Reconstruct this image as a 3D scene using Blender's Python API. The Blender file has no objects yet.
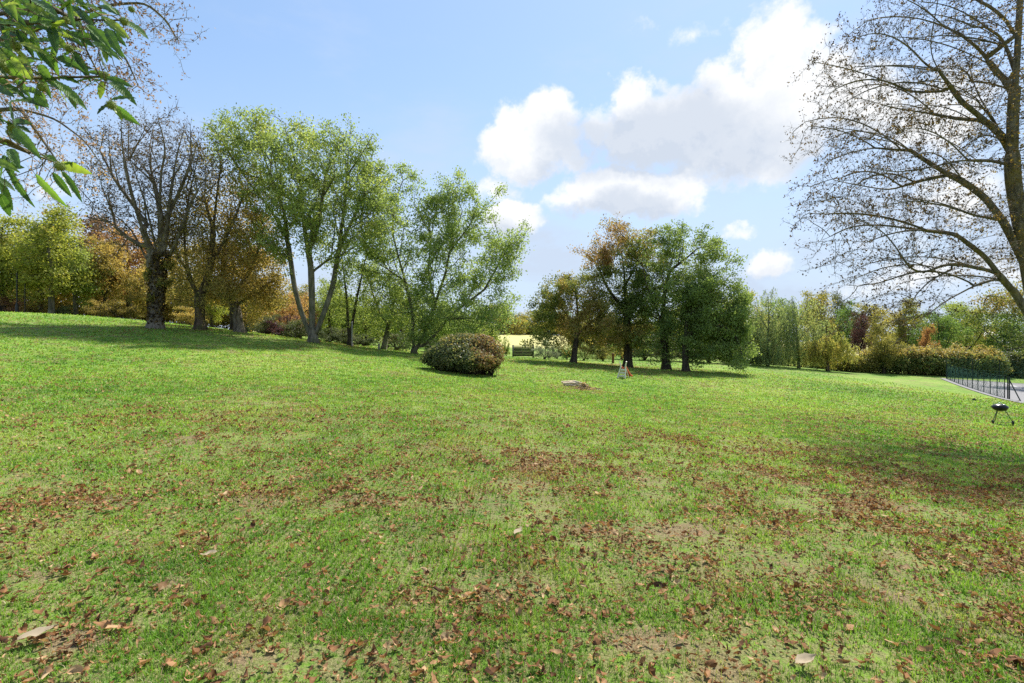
import bpy, math, random
import numpy as np
from mathutils import Vector, Matrix
R = math.radians
EYE = 1.75
F = 512.0
sc = bpy.context.scene
col = sc.collection

# ------------------------------------------------------------------ camera
cam_d = bpy.data.cameras.new('camera')
cam_d.sensor_width = 36; cam_d.lens = 18
cam_d.clip_start = 0.05; cam_d.clip_end = 6000
cam = bpy.data.objects.new('camera', cam_d); col.objects.link(cam)
cam.location = (0, 0, EYE); cam.rotation_euler = (R(90), 0, 0)
sc.camera = cam

# ------------------------------------------------------------------ light
SUN_AZ, SUN_EL = R(30), R(52)          # azimuth clockwise from +Y
sd = bpy.data.lights.new('sun', 'SUN'); sd.energy = 4.2; sd.angle = R(1.2); sd.color = (1.0, 0.955, 0.88)
so = bpy.data.objects.new('sun', sd); col.objects.link(so)
sv = Vector((math.sin(SUN_AZ)*math.cos(SUN_EL), math.cos(SUN_AZ)*math.cos(SUN_EL), math.sin(SUN_EL)))
so.rotation_euler = (-sv).to_track_quat('-Z', 'Y').to_euler(); so.location = (40, 20, 60)
sc.view_settings.view_transform = 'Standard'; sc.view_settings.look = 'None'
sc.view_settings.gamma = 1.0; sc.view_settings.use_curve_mapping = False
sc.view_settings.exposure = 1.16
sc.render.engine = 'CYCLES'
sc.cycles.use_denoising = False
sc.cycles.max_bounces = 7; sc.cycles.diffuse_bounces = 4; sc.cycles.glossy_bounces = 2
sc.cycles.transmission_bounces = 4; sc.cycles.transparent_max_bounces = 8
sc.cycles.caustics_reflective = False; sc.cycles.caustics_refractive = False
sc.cycles.sample_clamp_indirect = 4.0

class NT:
    """tiny helper to write node trees"""
    def __init__(s, tree): s.t = tree; s.n = tree.nodes; s.l = tree.links
    def new(s, typ, **kw):
        n = s.n.new(typ)
        for k, v in kw.items(): setattr(n, k, v)
        return n
    def put(s, sock, v):
        if hasattr(v, 'is_output') or isinstance(v, bpy.types.NodeSocket): s.l.new(v, sock)
        else: sock.default_value = v
    def math(s, op, a, b=0.0, c=None, clamp=False):
        n = s.new('ShaderNodeMath', operation=op, use_clamp=clamp)
        s.put(n.inputs[0], a); s.put(n.inputs[1], b)
        if c is not None: s.put(n.inputs[2], c)
        return n.outputs[0]
    def vmath(s, op, a, b=None, scale=None):
        n = s.new('ShaderNodeVectorMath', operation=op)
        s.put(n.inputs[0], a)
        if b is not None: s.put(n.inputs[1], b)
        if scale is not None: s.put(n.inputs['Scale'], scale)
        return n.outputs['Value'] if op in ('DOT_PRODUCT', 'LENGTH') else n.outputs[0]
    def mix(s, f, a, b):
        n = s.new('ShaderNodeMix', data_type='RGBA')
        s.put(n.inputs[0], f); s.put(n.inputs[6], a); s.put(n.inputs[7], b)
        return n.outputs[2]
    def noise(s, vec, scale, detail=3, rough=0.5, dist=0.0, out=0):
        n = s.new('ShaderNodeTexNoise')
        if vec is not None: s.put(n.inputs['Vector'], vec)
        n.inputs['Scale'].default_value = scale; n.inputs['Detail'].default_value = detail
        n.inputs['Roughness'].default_value = rough; n.inputs['Distortion'].default_value = dist
        return n.outputs[out]
    def ramp(s, f, stops):
        n = s.new('ShaderNodeValToRGB'); s.put(n.inputs[0], f)
        e = n.color_ramp.elements
        while len(e) < len(stops): e.new(0.5)
        for i, (p, c) in enumerate(stops):
            e[i].position = p
            e[i].color = (c, c, c, 1) if not hasattr(c, '__len__') else (c[0], c[1], c[2], 1)
        return n.outputs[0]
    def smooth(s, v, a, b, lo=0.0, hi=1.0):
        n = s.new('ShaderNodeMapRange', interpolation_type='SMOOTHSTEP')
        s.put(n.inputs[0], v)
        for i, x in zip((1, 2, 3, 4), (a, b, lo, hi)): n.inputs[i].default_value = x
        return n.outputs[0]

# ------------------------------------------------------------------ sky with clouds
def build_sky():
    w = bpy.data.worlds.new('World'); sc.world = w; w.use_nodes = True
    w.cycles.sampling_method = 'MANUAL'; w.cycles.sample_map_resolution = 512
    t = w.node_tree; t.nodes.clear(); g = NT(t)
    sky = g.new('ShaderNodeTexSky', sky_type='NISHITA'); sky.sun_disc = False
    sky.sun_elevation = SUN_EL; sky.sun_rotation = SUN_AZ
    sky.air_density = 1.0; sky.dust_density = 0.25; sky.ozone_density = 2.0; sky.altitude = 50
    # the field of cumulus: soft lobes by azimuth and elevation, broken up by noise
    # (col, row, half width, half height, weight) of each lobe, turned into angles
    lobes = [(545,132,34,26,1),(515,156,34,16,.9),(570,150,30,14,.8),(497,165,16,9,.6),
             (630,100,24,24,1),(605,122,30,26,.9),(660,130,52,30,1),(720,140,60,30,1),(772,140,52,30,1),
             (735,98,38,26,.9),(770,55,34,44,1),(800,70,36,34,1),(835,100,36,34,1),(870,110,40,30,.9),(790,105,50,40,1),
             (925,115,55,34,.75),(960,200,50,26,.55),(900,230,40,18,.4),
             (600,188,38,18,1),(640,195,52,17,1),(680,190,28,18,.9),(565,200,26,12,.7),
             (515,222,28,15,.95),(560,212,20,9,.6),(740,230,16,6,.7),(770,264,20,8,.8),(495,190,18,9,.5),
             (575,132,40,10,.6), (705,30,30,8,.28),(640,20,12,5,.25),
             (70,190,30,9,.35),(930,275,90,12,.5)]
    rnd = random.Random(4)
    # more of them round the rest of the sky, away from the frame
    extra = []
    for k in range(16):
        a = rnd.uniform(R(60), R(300)); e_ = rnd.uniform(R(6), R(35))
        extra.append((a if a < math.pi else a-2*math.pi, e_, rnd.uniform(.10,.28), rnd.uniform(.04,.10), rnd.uniform(.7,1)))
    def make_field(name, L, amp, off):
        fld = bpy.data.node_groups.new(name, 'ShaderNodeTree')
        fld.interface.new_socket('Vector', in_out='INPUT', socket_type='NodeSocketVector')
        fld.interface.new_socket('Value', in_out='OUTPUT', socket_type='NodeSocketFloat')
        f = NT(fld); gi = f.new('NodeGroupInput'); go = f.new('NodeGroupOutput')
        d = f.vmath('NORMALIZE', gi.outputs[0])
        wn = f.noise(d, 7.0, 5, 0.62, out=1)
        wv = f.vmath('SCALE', f.vmath('SUBTRACT', wn, (0.5, 0.5, 0.5)), scale=0.11)
        wn2 = f.noise(d, 34.0, 4, 0.6, out=1)
        wv2 = f.vmath('SCALE', f.vmath('SUBTRACT', wn2, (0.5, 0.5, 0.5)), scale=0.030)
        dd = f.vmath('ADD', f.vmath('ADD', d, wv), wv2)
        sp = f.new('ShaderNodeSeparateXYZ'); f.put(sp.inputs[0], dd)
        cv = f.new('ShaderNodeCombineXYZ'); f.put(cv.inputs[0], f.math('ARCTAN2', sp.outputs[0], sp.outputs[1])); f.put(cv.inputs[1], f.math('ARCSINE', sp.outputs[2]))
        acc = None
        for (a0, e0, ra, re, wt) in L:
            q = f.vmath('MULTIPLY', f.vmath('SUBTRACT', cv.outputs[0], (a0, e0, 0)), (1/ra, 1/re, 0))
            s = f.math('MULTIPLY_ADD', f.vmath('DOT_PRODUCT', q, q), -0.55*wt, wt)
            s = f.math('MAXIMUM', s, -0.4)
            if acc is None: acc = s
            else:
                m = f.new('ShaderNodeMath', operation='SMOOTH_MAX')
                f.put(m.inputs[0], acc); f.put(m.inputs[1], s); m.inputs[2].default_value = 0.12; acc = m.outputs[0]
        fb = f.noise(d, 11.0, 8, 0.66)
        f.put(go.inputs[0], f.math('ADD', acc, f.math('MULTIPLY_ADD', fb, amp, off)))
        return fld
    def ang(rows):
        o = []
        for (px, py, p, q, wt) in rows:
            u, v = (px-512)/F, (341-py)/F; az0 = math.atan(u); k = math.cos(az0)
            o.append((az0, math.atan(v*k), p/F*k*k+.006, q/F*k+.006, wt))
        return o
    body = make_field('cloud_field', ang(lobes)+extra, 1.9, -0.99)
    grey = make_field('cloud_shade', ang([(655,140,100,32,1),(600,140,55,22,.9),(735,150,60,22,.8),(590,150,30,14,.7),(640,207,48,12,.8),(565,218,30,9,.7),(540,168,30,9,.5),(510,236,24,7,.5),(820,150,50,20,.55),(770,110,26,22,.35),(772,271,16,4,.4)])
                      +[(q[0], q[1]-q[3]*.5, q[2]*.8, q[3]*.6, .8) for q in extra], 0.9, -0.45)
    tc = g.new('ShaderNodeTexCoord')
    D = tc.outputs['Generated']
    def field(v, grp):
        n = g.new('ShaderNodeGroup'); n.node_tree = grp; g.put(n.inputs[0], v); return n.outputs[0]
    f0 = field(D, body); f1 = field(g.vmath('ADD', D, (0.012, 0.0, 0.035)), body); fs = field(D, grey)
    mask = g.smooth(f0, 0.10, 0.66)
    relief = g.smooth(g.math('SUBTRACT', f1, f0), -0.05, 0.35, 0.0, 0.30)
    shade = g.math('MULTIPLY_ADD', g.smooth(fs, -0.05, 0.85), 0.85, relief, clamp=True)
    ccol = g.mix(shade, (5.15, 5.2, 5.25, 1), (3.25, 3.6, 4.15, 1))
    # thin high veil, whiter towards the sun and the horizon
    nrm = g.vmath('NORMALIZE', D)
    s3 = g.new('ShaderNodeSeparateXYZ'); g.put(s3.inputs[0], nrm)
    sund = g.vmath('DOT_PRODUCT', nrm, tuple(sv))
    veil = g.math('ADD', g.smooth(sund, 0.35, 1.0, 0.0, 0.22), g.smooth(s3.outputs[2], 0.50, 0.0, 0.0, 0.85))
    cn = g.noise(g.vmath('MULTIPLY', nrm, (1.0, 1.0, 2.6)), 3.0, 6, 0.6)
    veil = g.math('ADD', veil, g.smooth(cn, 0.42, 0.72, 0.0, 0.42), clamp=True)
    base = g.mix(veil, sky.outputs[0], (3.6, 3.85, 4.3, 1))
    base = g.mix(0.30, base, (2.0, 3.35, 5.2, 1))
    fin = g.mix(g.math('MULTIPLY', mask, 0.97), base, ccol)
    bg = g.new('ShaderNodeBackground'); g.put(bg.inputs[0], fin); bg.inputs[1].default_value = 0.092
    out = g.new('ShaderNodeOutputWorld'); g.l.new(bg.outputs[0], out.inputs[0])
build_sky()

# ------------------------------------------------------------------ helpers
def vnoise(x, y, seed=0):
    xi = np.floor(x).astype(np.int64); yi = np.floor(y).astype(np.int64)
    xf = x-xi; yf = y-yi; xf = xf*xf*(3-2*xf); yf = yf*yf*(3-2*yf)
    def h(a, b):
        n = (a*374761393 + b*668265263 + seed*1442695041) & 0x7fffffff
        n = ((n ^ (n >> 13))*1274126177) & 0x7fffffff
        return ((n ^ (n >> 16)) & 0xffff)/65535.0
    return (h(xi,yi)*(1-xf)+h(xi+1,yi)*xf)*(1-yf)+(h(xi,yi+1)*(1-xf)+h(xi+1,yi+1)*xf)*yf
def fbm(x, y, seed=0, o=4):
    s = 0; a = .5; t = 0
    for k in range(o): s = s+a*vnoise(x*2**k, y*2**k, seed+k*7); t += a; a *= .5
    return s/t

def P(px, py, Y): return np.array(((px-512)/F*Y, Y, EYE+(341-py)/F*Y))
# heights of the land: (column, row, distance) where the photo shows the lawn meet something, then open land
_g = [(0,314,56),(60,314,56),(110,318,48),(155,328,37),(200,329,39),(238,332,40),(313,342,40),(350,346,45),(412,353,45),
      (463,371,30),(520,359,52),(575,362,48),(628,367,50),(622,377,35),(667,369,48),(686,371,46),(745,374,45),(800,368,66),
      (860,372,68),(940,378,63),(1001,398,41),(1000,424,20),(575,386,28),(1024,380,63),(1180,398,50),(520,347,115),(520,334,240),(700,358,75),(300,338,60),(420,349,60),(-150,312,60)]
CP = [tuple(P(*q)) for q in _g] + [(0,0,0),(0,-8,.1),(-12,3,.42),(12,3,-.9),(0,12,-.02),(-20,18,.85),(11,12,-.95),
      (-90,0,4),(90,0,-4),(0,-90,2),(-250,100,9),(-180,240,8),(180,240,0),(250,60,-4),(-150,-200,4),(150,-200,-2),(0,330,6)]
CP = np.array(CP)
def _phi(d2): return np.where(d2 > 1e-9, 0.5*d2*np.log(np.maximum(d2, 1e-9)), 0)
def _solve():
    n = len(CP); X = CP[:, :2]/50.0
    K = _phi(((X[:,None]-X[None])**2).sum(-1)) + np.eye(n)*0.002
    Pm = np.hstack([np.ones((n,1)), X]); A = np.zeros((n+3, n+3))
    A[:n,:n] = K; A[:n,n:] = Pm; A[n:,:n] = Pm.T
    return np.linalg.solve(A, np.concatenate([CP[:,2], np.zeros(3)]))
_W = _solve()
def ground(x, y):
    x = np.atleast_1d(np.asarray(x, float)); y = np.atleast_1d(np.asarray(y, float))
    r = np.sqrt(x*x+y*y); k = np.where(r > 300, 300/np.maximum(r, 1), 1.0); X = np.stack([x*k, y*k], -1)/50.0
    out = np.empty(len(x)); C_ = CP[:, :2]/50.0; n = len(CP)
    for i in range(0, len(x), 50000):
        q = X[i:i+50000]
        out[i:i+50000] = _phi(((q[:,None]-C_[None])**2).sum(-1))@_W[:n] + _W[n] + q@_W[n+1:]
    near = np.clip(1-(r-15)/40, 0.25, 1)
    return out + near*(0.05*(fbm(x*.45, y*.45, 3, 3)-.5) + 0.03*(vnoise(x*2.3, y*2.3, 9)-.5))
def gz(x, y): return float(ground([x], [y])[0])
def gp(px, Y):
    x = (px-512)/F*Y; return np.array((x, Y, gz(x, Y)))
def hit(px, py):
    """where the sight line through a photo point meets the land"""
    ys = np.exp(np.linspace(math.log(1.5), math.log(200), 900)); z = ground((px-512)/F*ys, ys)
    lz = EYE+(341-py)/F*ys; i = int(np.argmax(lz < z)); Y = ys[i]
    return np.array(((px-512)/F*Y, Y, z[i]))

def mesh_np(name, V, faces, mat=None, parent=None, tint=None, smooth=False, mats=None, midx=None):
    """faces: list of int arrays (n,k); tint: per-face floats"""
    me = bpy.data.meshes.new(name); V = np.asarray(V, np.float32)
    me.vertices.add(len(V)); me.vertices.foreach_set('co', V.ravel())
    tot = [np.full(len(f), f.shape[1], np.int32) for f in faces if len(f)]
    lv = np.concatenate([f.astype(np.int32).ravel() for f in faces if len(f)]); tot = np.concatenate(tot)
    st = np.concatenate([[0], np.cumsum(tot)[:-1]]).astype(np.int32)
    me.loops.add(len(lv)); me.loops.foreach_set('vertex_index', lv)
    me.polygons.add(len(tot)); me.polygons.foreach_set('loop_start', st)
    if smooth: me.polygons.foreach_set('use_smooth', np.ones(len(tot), bool))
    for m in (mats or ([mat] if mat else [])): me.materials.append(m)
    if midx is not None: me.polygons.foreach_set('material_index', midx.astype(np.int32))
    me.update(calc_edges=True)
    if tint is not None:
        a = me.attributes.new('tint', 'FLOAT', 'FACE'); a.data.foreach_set('value', np.asarray(tint, np.float32))
    o = bpy.data.objects.new(name, me); col.objects.link(o)
    if parent is not None: o.parent = parent
    return o
def tag(o, label=None, cat=None, group=None, kind=None):
    if label: o['label'] = label
    if cat: o['category'] = cat
    if group: o['group'] = group
    if kind: o['kind'] = kind
    return o
def thing(name, label, cat, loc=(0,0,0), rz=0, group=None):
    o = bpy.data.objects.new(name, None); col.objects.link(o); o.empty_display_size = .3
    o.location = loc; o.rotation_euler = (0,0,rz); return tag(o, label, cat, group)
def copy_tree(o, parent=None):
    c = o.copy(); col.objects.link(c)
    if parent: c.parent = parent
    for ch in list(o.children): copy_tree(ch, c)
    return c

class MB:
    """collects boxes, tubes and lathes, links them as one mesh"""
    def __init__(s): s.v = []; s.f = {3: [], 4: []}; s.n = 0
    def add(s, V, faces):
        V = np.asarray(V, float); s.v.append(V)
        for f in faces:
            f = np.asarray(f)
            if f.ndim == 1: f = f[None]
            s.f[f.shape[1]].append(f+s.n)
        s.n += len(V)
    def box(s, c, size, rot=None):
        a = np.array([(x, y, z) for x in (-.5,.5) for y in (-.5,.5) for z in (-.5,.5)])*np.array(size)
        if rot is not None: a = a@np.array(rot).T
        s.add(a+np.array(c), [np.array([[0,1,3,2],[4,6,7,5],[0,4,5,1],[2,3,7,6],[0,2,6,4],[1,5,7,3]])])
    def tube(s, pts, rad, k=8, cap=True):
        V, Fc = tube(np.asarray(pts, float), np.broadcast_to(np.asarray(rad, float), (len(pts),)), k)
        s.add(V, [Fc])
        if cap:
            for e, q in ((0, pts[0]), (len(pts)-1, pts[-1])):
                ring = V[e*k:(e+1)*k]; VV = np.vstack([ring, q]); i = np.arange(k)
                s.add(VV, [np.stack([i, (i+1) % k, np.full(k, k)], 1)])
    def lathe(s, prof, c=(0,0,0), k=24):
        a = np.arange(k)*2*math.pi/k; V = []
        for r, z in prof: V.append(np.stack([r*np.cos(a), r*np.sin(a), np.full(k, z)], 1))
        V = np.vstack(V)+np.array(c); i = np.arange(k); j = (i+1) % k
        s.add(V, [np.vstack([np.stack([i+q*k, j+q*k, j+(q+1)*k, i+(q+1)*k], 1) for q in range(len(prof)-1)])])
    def build(s, name, mat, parent=None, smooth=False):
        fs = [np.vstack(x) for x in s.f.values() if x]
        return mesh_np(name, np.vstack(s.v), fs, mat, parent, smooth=smooth)

def tube(p, r, k):
    n = len(p); d = np.gradient(p, axis=0); d /= np.linalg.norm(d, axis=1)[:,None]+1e-9
    m = p[-1]-p[0]; m = m/(np.linalg.norm(m)+1e-9)
    ref = np.array((1.,0,0)) if abs(m[0]) < .6 else np.array((0,1.,0))
    u = np.cross(d, ref); u /= np.linalg.norm(u, axis=1)[:,None]+1e-9; w = np.cross(d, u)
    a = np.arange(k)*2*math.pi/k
    V = p[:,None]+r[:,None,None]*(u[:,None]*np.cos(a)[None,:,None]+w[:,None]*np.sin(a)[None,:,None])
    i = np.arange(k); j = (i+1) % k
    Fc = np.vstack([np.stack([i+q*k, j+q*k, j+(q+1)*k, i+(q+1)*k], 1) for q in range(n-1)])
    return V.reshape(-1, 3), Fc

# ------------------------------------------------------------------ materials
MATS = {}
def pmat(name, rgb, rough=.6, metal=0, bump=0, bscale=30, var=0.0, spec=.5):
    if name in MATS: return MATS[name]
    m = bpy.data.materials.new(name); m.use_nodes = True; g = NT(m.node_tree)
    b = m.node_tree.nodes['Principled BSDF']; b.inputs['Roughness'].default_value = rough
    b.inputs['Metallic'].default_value = metal; b.inputs['Specular IOR Level'].default_value = spec
    tc = g.new('ShaderNodeTexCoord').outputs['Object']
    n = g.noise(tc, bscale, 5, .6)
    k = 1-var; lo = [c*k for c in rgb]+[1]; hi = [min(1, c*(1+var)) for c in rgb]+[1]
    g.put(b.inputs['Base Color'], g.mix(g.smooth(n, .3, .7), tuple(lo), tuple(hi)))
    if bump:
        bm = g.new('ShaderNodeBump'); bm.inputs['Strength'].default_value = bump; bm.inputs['Distance'].default_value = .02
        g.put(bm.inputs['Height'], n); g.put(b.inputs['Normal'], bm.outputs[0])
    MATS[name] = m; return m
def bark(name, a, b_, sc_=6.0, moss=None):
    m = bpy.data.materials.new(name); m.use_nodes = True; g = NT(m.node_tree)
    b = m.node_tree.nodes['Principled BSDF']; b.inputs['Roughness'].default_value = .9; b.inputs['Specular IOR Level'].default_value = .15
    tc = g.new('ShaderNodeTexCoord').outputs['Object']
    st = g.vmath('MULTIPLY', tc, (1, 1, .22))
    n = g.noise(st, sc_, 7, .68, .3); n2 = g.noise(tc, 1.3, 4, .6)
    c = g.mix(g.smooth(n, .36, .64), (*a, 1), (*b_, 1))
    if moss: c = g.mix(g.math('MULTIPLY', g.smooth(n2, .48, .66), .7), c, (*moss, 1))
    g.put(b.inputs['Base Color'], c)
    bm = g.new('ShaderNodeBump'); bm.inputs['Strength'].default_value = .9; bm.inputs['Distance'].default_value = .06
    g.put(bm.inputs['Height'], n); g.put(b.inputs['Normal'], bm.outputs[0])
    return m
def leafmat(name, stops, trans=.38, rough=.55, spec=.25, gain=1.8):
    m = bpy.data.materials.new(name); m.use_nodes = True; g = NT(m.node_tree); t = m.node_tree
    b = t.nodes['Principled BSDF']; out = t.nodes['Material Output']
    b.inputs['Roughness'].default_value = rough; b.inputs['Specular IOR Level'].default_value = spec
    at = g.new('ShaderNodeAttribute', attribute_name='tint')
    stops = [(q, tuple(min(.8, v*gain) for v in k)) for q, k in stops]
    c = g.ramp(at.outputs['Fac'], stops)
    g.put(b.inputs['Base Color'], c)
    tr = g.new('ShaderNodeBsdfTranslucent')
    g.put(tr.inputs[0], g.mix(.5, c, g.vmath('MULTIPLY', c, (1.5, 1.45, .55))))
    mx = g.new('ShaderNodeMixShader'); mx.inputs[0].default_value = min(.52, trans+.14)
    g.l.new(b.outputs[0], mx.inputs[1]); g.l.new(tr.outputs[0], mx.inputs[2]); g.l.new(mx.outputs[0], out.inputs[0])
    return m
BK = dict(
  grey=bark('bark_grey', (.075,.062,.048), (.21,.18,.145), 6),
  dark=bark('bark_dark', (.028,.022,.017), (.085,.068,.05), 6),
  brown=bark('bark_brown', (.05,.035,.024), (.15,.11,.08), 5, (.06,.07,.025)),
  pop=bark('bark_pop', (.07,.062,.045), (.19,.17,.125), 5, (.08,.09,.04)),
  near=bark('bark_near', (.065,.055,.042), (.20,.17,.13), 9, (.20,.15,.03)))
LM = dict(
  pop=leafmat('leaf_pop', [(0,(.07,.10,.03)),(.4,(.13,.17,.052)),(.75,(.195,.235,.075)),(1,(.31,.28,.09))], .42),
  will=leafmat('leaf_will', [(0,(.075,.105,.034)),(.5,(.135,.18,.058)),(.85,(.19,.235,.08)),(1,(.28,.26,.09))], .42),
  oak=leafmat('leaf_oak', [(0,(.055,.08,.025)),(.5,(.11,.15,.046)),(.85,(.165,.205,.062)),(1,(.23,.21,.07))], .32),
  oakb=leafmat('leaf_oakb', [(0,(.035,.055,.016)),(.4,(.095,.115,.03)),(.65,(.17,.145,.045)),(.85,(.19,.135,.05)),(1,(.17,.10,.055))], .35),
  yel=leafmat('leaf_yel', [(0,(.075,.09,.02)),(.4,(.14,.16,.03)),(.75,(.22,.22,.045)),(1,(.27,.19,.05))], .45),
  brn=leafmat('leaf_brn', [(0,(.08,.08,.026)),(.3,(.14,.12,.038)),(.65,(.22,.165,.05)),(1,(.30,.20,.065))], .42),
  ora=leafmat('leaf_ora', [(0,(.12,.07,.035)),(.5,(.24,.14,.06)),(.8,(.29,.18,.075)),(1,(.34,.25,.09))], .4),
  olive=leafmat('leaf_olive', [(0,(.06,.065,.02)),(.5,(.13,.125,.035)),(.8,(.21,.18,.045)),(1,(.27,.18,.05))], .4),
  grn=leafmat('leaf_grn', [(0,(.032,.06,.018)),(.5,(.07,.115,.03)),(1,(.115,.165,.045))], .35),
  lime=leafmat('leaf_lime', [(0,(.075,.105,.026)),(.5,(.14,.175,.045)),(1,(.23,.24,.075))], .45),
  dkg=leafmat('leaf_dkg', [(0,(.018,.03,.013)),(.45,(.045,.06,.024)),(.8,(.10,.105,.04)),(1,(.18,.15,.06))], .25),
  pur=leafmat('leaf_pur', [(0,(.025,.012,.014)),(.6,(.06,.025,.03)),(1,(.11,.05,.04))], .25),
  red=leafmat('leaf_red', [(0,(.11,.06,.03)),(.6,(.20,.10,.045)),(1,(.26,.16,.07))], .4),
  weep=leafmat('leaf_weep', [(0,(.07,.10,.04)),(.5,(.14,.18,.075)),(.85,(.22,.24,.10)),(1,(.26,.24,.08))], .4),
  weepy=leafmat('leaf_weepy', [(0,(.09,.11,.03)),(.5,(.19,.19,.05)),(.85,(.28,.22,.06)),(1,(.36,.2,.06))], .4),
  silver=leafmat('leaf_silver', [(0,(.07,.08,.06)),(.6,(.15,.17,.13)),(1,(.25,.27,.22))], .25),
  dead=leafmat('leaf_dead', [(0,(.025,.018,.012)),(.45,(.06,.04,.02)),(.8,(.12,.075,.03)),(1,(.26,.19,.04))], .3, gain=1.2),
  pink=leafmat('leaf_pink', [(0,(.06,.035,.025)),(.6,(.17,.10,.065)),(1,(.27,.17,.09))], .4))

# ------------------------------------------------------------------ tree growing
def resample(pl, step):
    pl = np.asarray(pl, float); seg = np.linalg.norm(np.diff(pl, axis=0), axis=1); L = np.concatenate([[0], np.cumsum(seg)])
    n = max(2, int(L[-1]/step)+1); t = np.linspace(0, L[-1], n)
    # smooth the path a little
    q = np.stack([np.interp(t, L, pl[:,i]) for i in range(3)], 1)
    for _ in range(2): q[1:-1] = .25*q[:-2]+.5*q[1:-1]+.25*q[2:]
    return q
def grow(rng, limbs, att, step, di=9, dk=1.5, iters=70, bias=(0,0,.12), jit=.18):
    N = [limbs[0][0]]; par = [-1]
    for li, l in enumerate(limbs):
        q = resample(l, step)
        if li == 0: last = 0; q = q[1:]
        else:
            A = np.array(N); last = int(np.argmin(((A-q[0])**2).sum(1))); q = q[1:]
        for p in q: N.append(p); par.append(last); last = len(N)-1
    N = np.array(N); par = list(par); att = np.asarray(att, float)
    def nearest(A, B):
        d = ((A[:,None]-B[None])**2).sum(-1); i = d.argmin(1); return d[np.arange(len(A)), i], i
    bd = np.full(len(att), 1e9); bi = np.zeros(len(att), int)
    for s in range(0, len(N), 500):
        d, i = nearest(att, N[s:s+500]); m = d < bd; bd[m] = d[m]; bi[m] = i[m]+s
    bias = np.array(bias)
    for it in range(iters):
        act = bd < (di*step)**2
        if it < 3: act = bd < (di*step*3)**2
        if not act.any(): break
        dv = att[act]-N[bi[act]]; dv /= np.linalg.norm(dv, axis=1)[:,None]+1e-9
        ids, inv = np.unique(bi[act], return_inverse=True); S = np.zeros((len(ids), 3)); np.add.at(S, inv, dv)
        cnt = np.bincount(inv)[:,None]; S = S/cnt
        S += bias+rng.normal(0, jit, S.shape); S /= np.linalg.norm(S, axis=1)[:,None]+1e-9
        new = N[ids]+S*step; s = len(N); N = np.vstack([N, new]); par += list(ids)
        d, i = nearest(att, new); m = d < bd; bd[m] = d[m]; bi[m] = i[m]+s
        keep = bd > (dk*step)**2; att = att[keep]; bd = bd[keep]; bi = bi[keep]
        if len(att) == 0: break
    return N, np.array(par)
def skeleton_mesh(N, par, R0, r0, kmax=10, rtop=None):
    n = len(N); kids = [[] for _ in range(n)]
    for i, p in enumerate(par):
        if p >= 0: kids[p].append(i)
    order = np.argsort([0]) ; cnt = np.zeros(n)
    depth = np.zeros(n, int)
    for i in range(n):
        if par[i] >= 0: depth[i] = depth[par[i]]+1      # parents always come first
    for i in range(n-1, -1, -1):
        if not kids[i]: cnt[i] = 1
        if par[i] >= 0: cnt[par[i]] += cnt[i]
    p_ = math.log(R0/r0)/math.log(max(cnt[0], 3)); rad = r0*cnt**p_
    VV = []; FF = []; base = 0
    stack = [0]; started = set()
    starts = [(0, None)]
    while starts:
        s, pr = starts.pop(); chain = [s] if pr is None else [pr, s]; cur = s
        while kids[cur]:
            ks = sorted(kids[cur], key=lambda k: -cnt[k]); nxt = ks[0]
            for k in ks[1:]: starts.append((k, cur))
            chain.append(nxt); cur = nxt
        pts = N[chain]; rr = rad[chain].copy()
        if pr is not None: rr[0] = min(rr[0], rr[1]*1.15)
        rr[-1] *= .5
        m = rr.max(); k = kmax if m > .12 else (6 if m > .04 else (4 if m > .018 else 3))
        V, Fc = tube(pts, rr, k); VV.append(V); FF.append(Fc+base); base += len(V)
    tips = np.array([i for i in range(n) if not kids[i]])
    return np.vstack(VV), np.vstack(FF), rad, cnt, tips
def unit(v): return v/(np.linalg.norm(v, axis=-1, keepdims=True)+1e-9)
def sticks(a, b, r):
    """thin tapering twigs a->b"""
    n = len(a); d = unit(b-a); ref = unit(np.random.RandomState(n).normal(size=(n,3))); u = unit(np.cross(d, ref)); w = np.cross(d, u)
    mid = (a+b)/2+u*np.linalg.norm(b-a, axis=1)[:,None]*.08
    V = np.concatenate([a+u*r[:,None], a+(-.5*u+.87*w)*r[:,None], a+(-.5*u-.87*w)*r[:,None],
                        mid+u*r[:,None]*.6, mid+(-.5*u+.87*w)*r[:,None]*.6, mid+(-.5*u-.87*w)*r[:,None]*.6, b])
    i = np.arange(n); q = []
    for x, y in ((0,1),(1,2),(2,0)): q.append(np.stack([i+x*n, i+y*n, i+(y+3)*n, i+(x+3)*n], 1))
    t = []
    for x, y in ((3,4),(4,5),(5,3)): t.append(np.stack([i+x*n, i+y*n, i+6*n], 1))
    return V, np.vstack(q), np.vstack(t)
def leaf_cards(rng, C_, size, aspect=.55, droop=0.25, normal=None):
    """folded four-point leaves; returns V, F(n,4)"""
    n = len(C_); d = rng.normal(size=(n,3)); d[:,2] -= droop*2; d = unit(d)
    if normal is None: q = rng.normal(size=(n,3)); q[:,2] += .6
    else: q = normal+rng.normal(0, .55, (n,3))
    u = unit(np.cross(d, unit(q))); nn = np.cross(u, d)
    s = (size*rng.uniform(.65, 1.3, n))[:,None]; w = s*aspect*.5
    f = nn*s*rng.uniform(-.12, .16, (n,1))
    V = np.stack([C_-d*s*.5, C_+u*w+f, C_+d*s*.5, C_-u*w+f], 1).reshape(-1, 3)
    i = np.arange(n)*4
    # two triangles keep the fold
    Fc = np.concatenate([np.stack([i, i+1, i+2], 1), np.stack([i, i+2, i+3], 1)])
    return V, Fc
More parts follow.
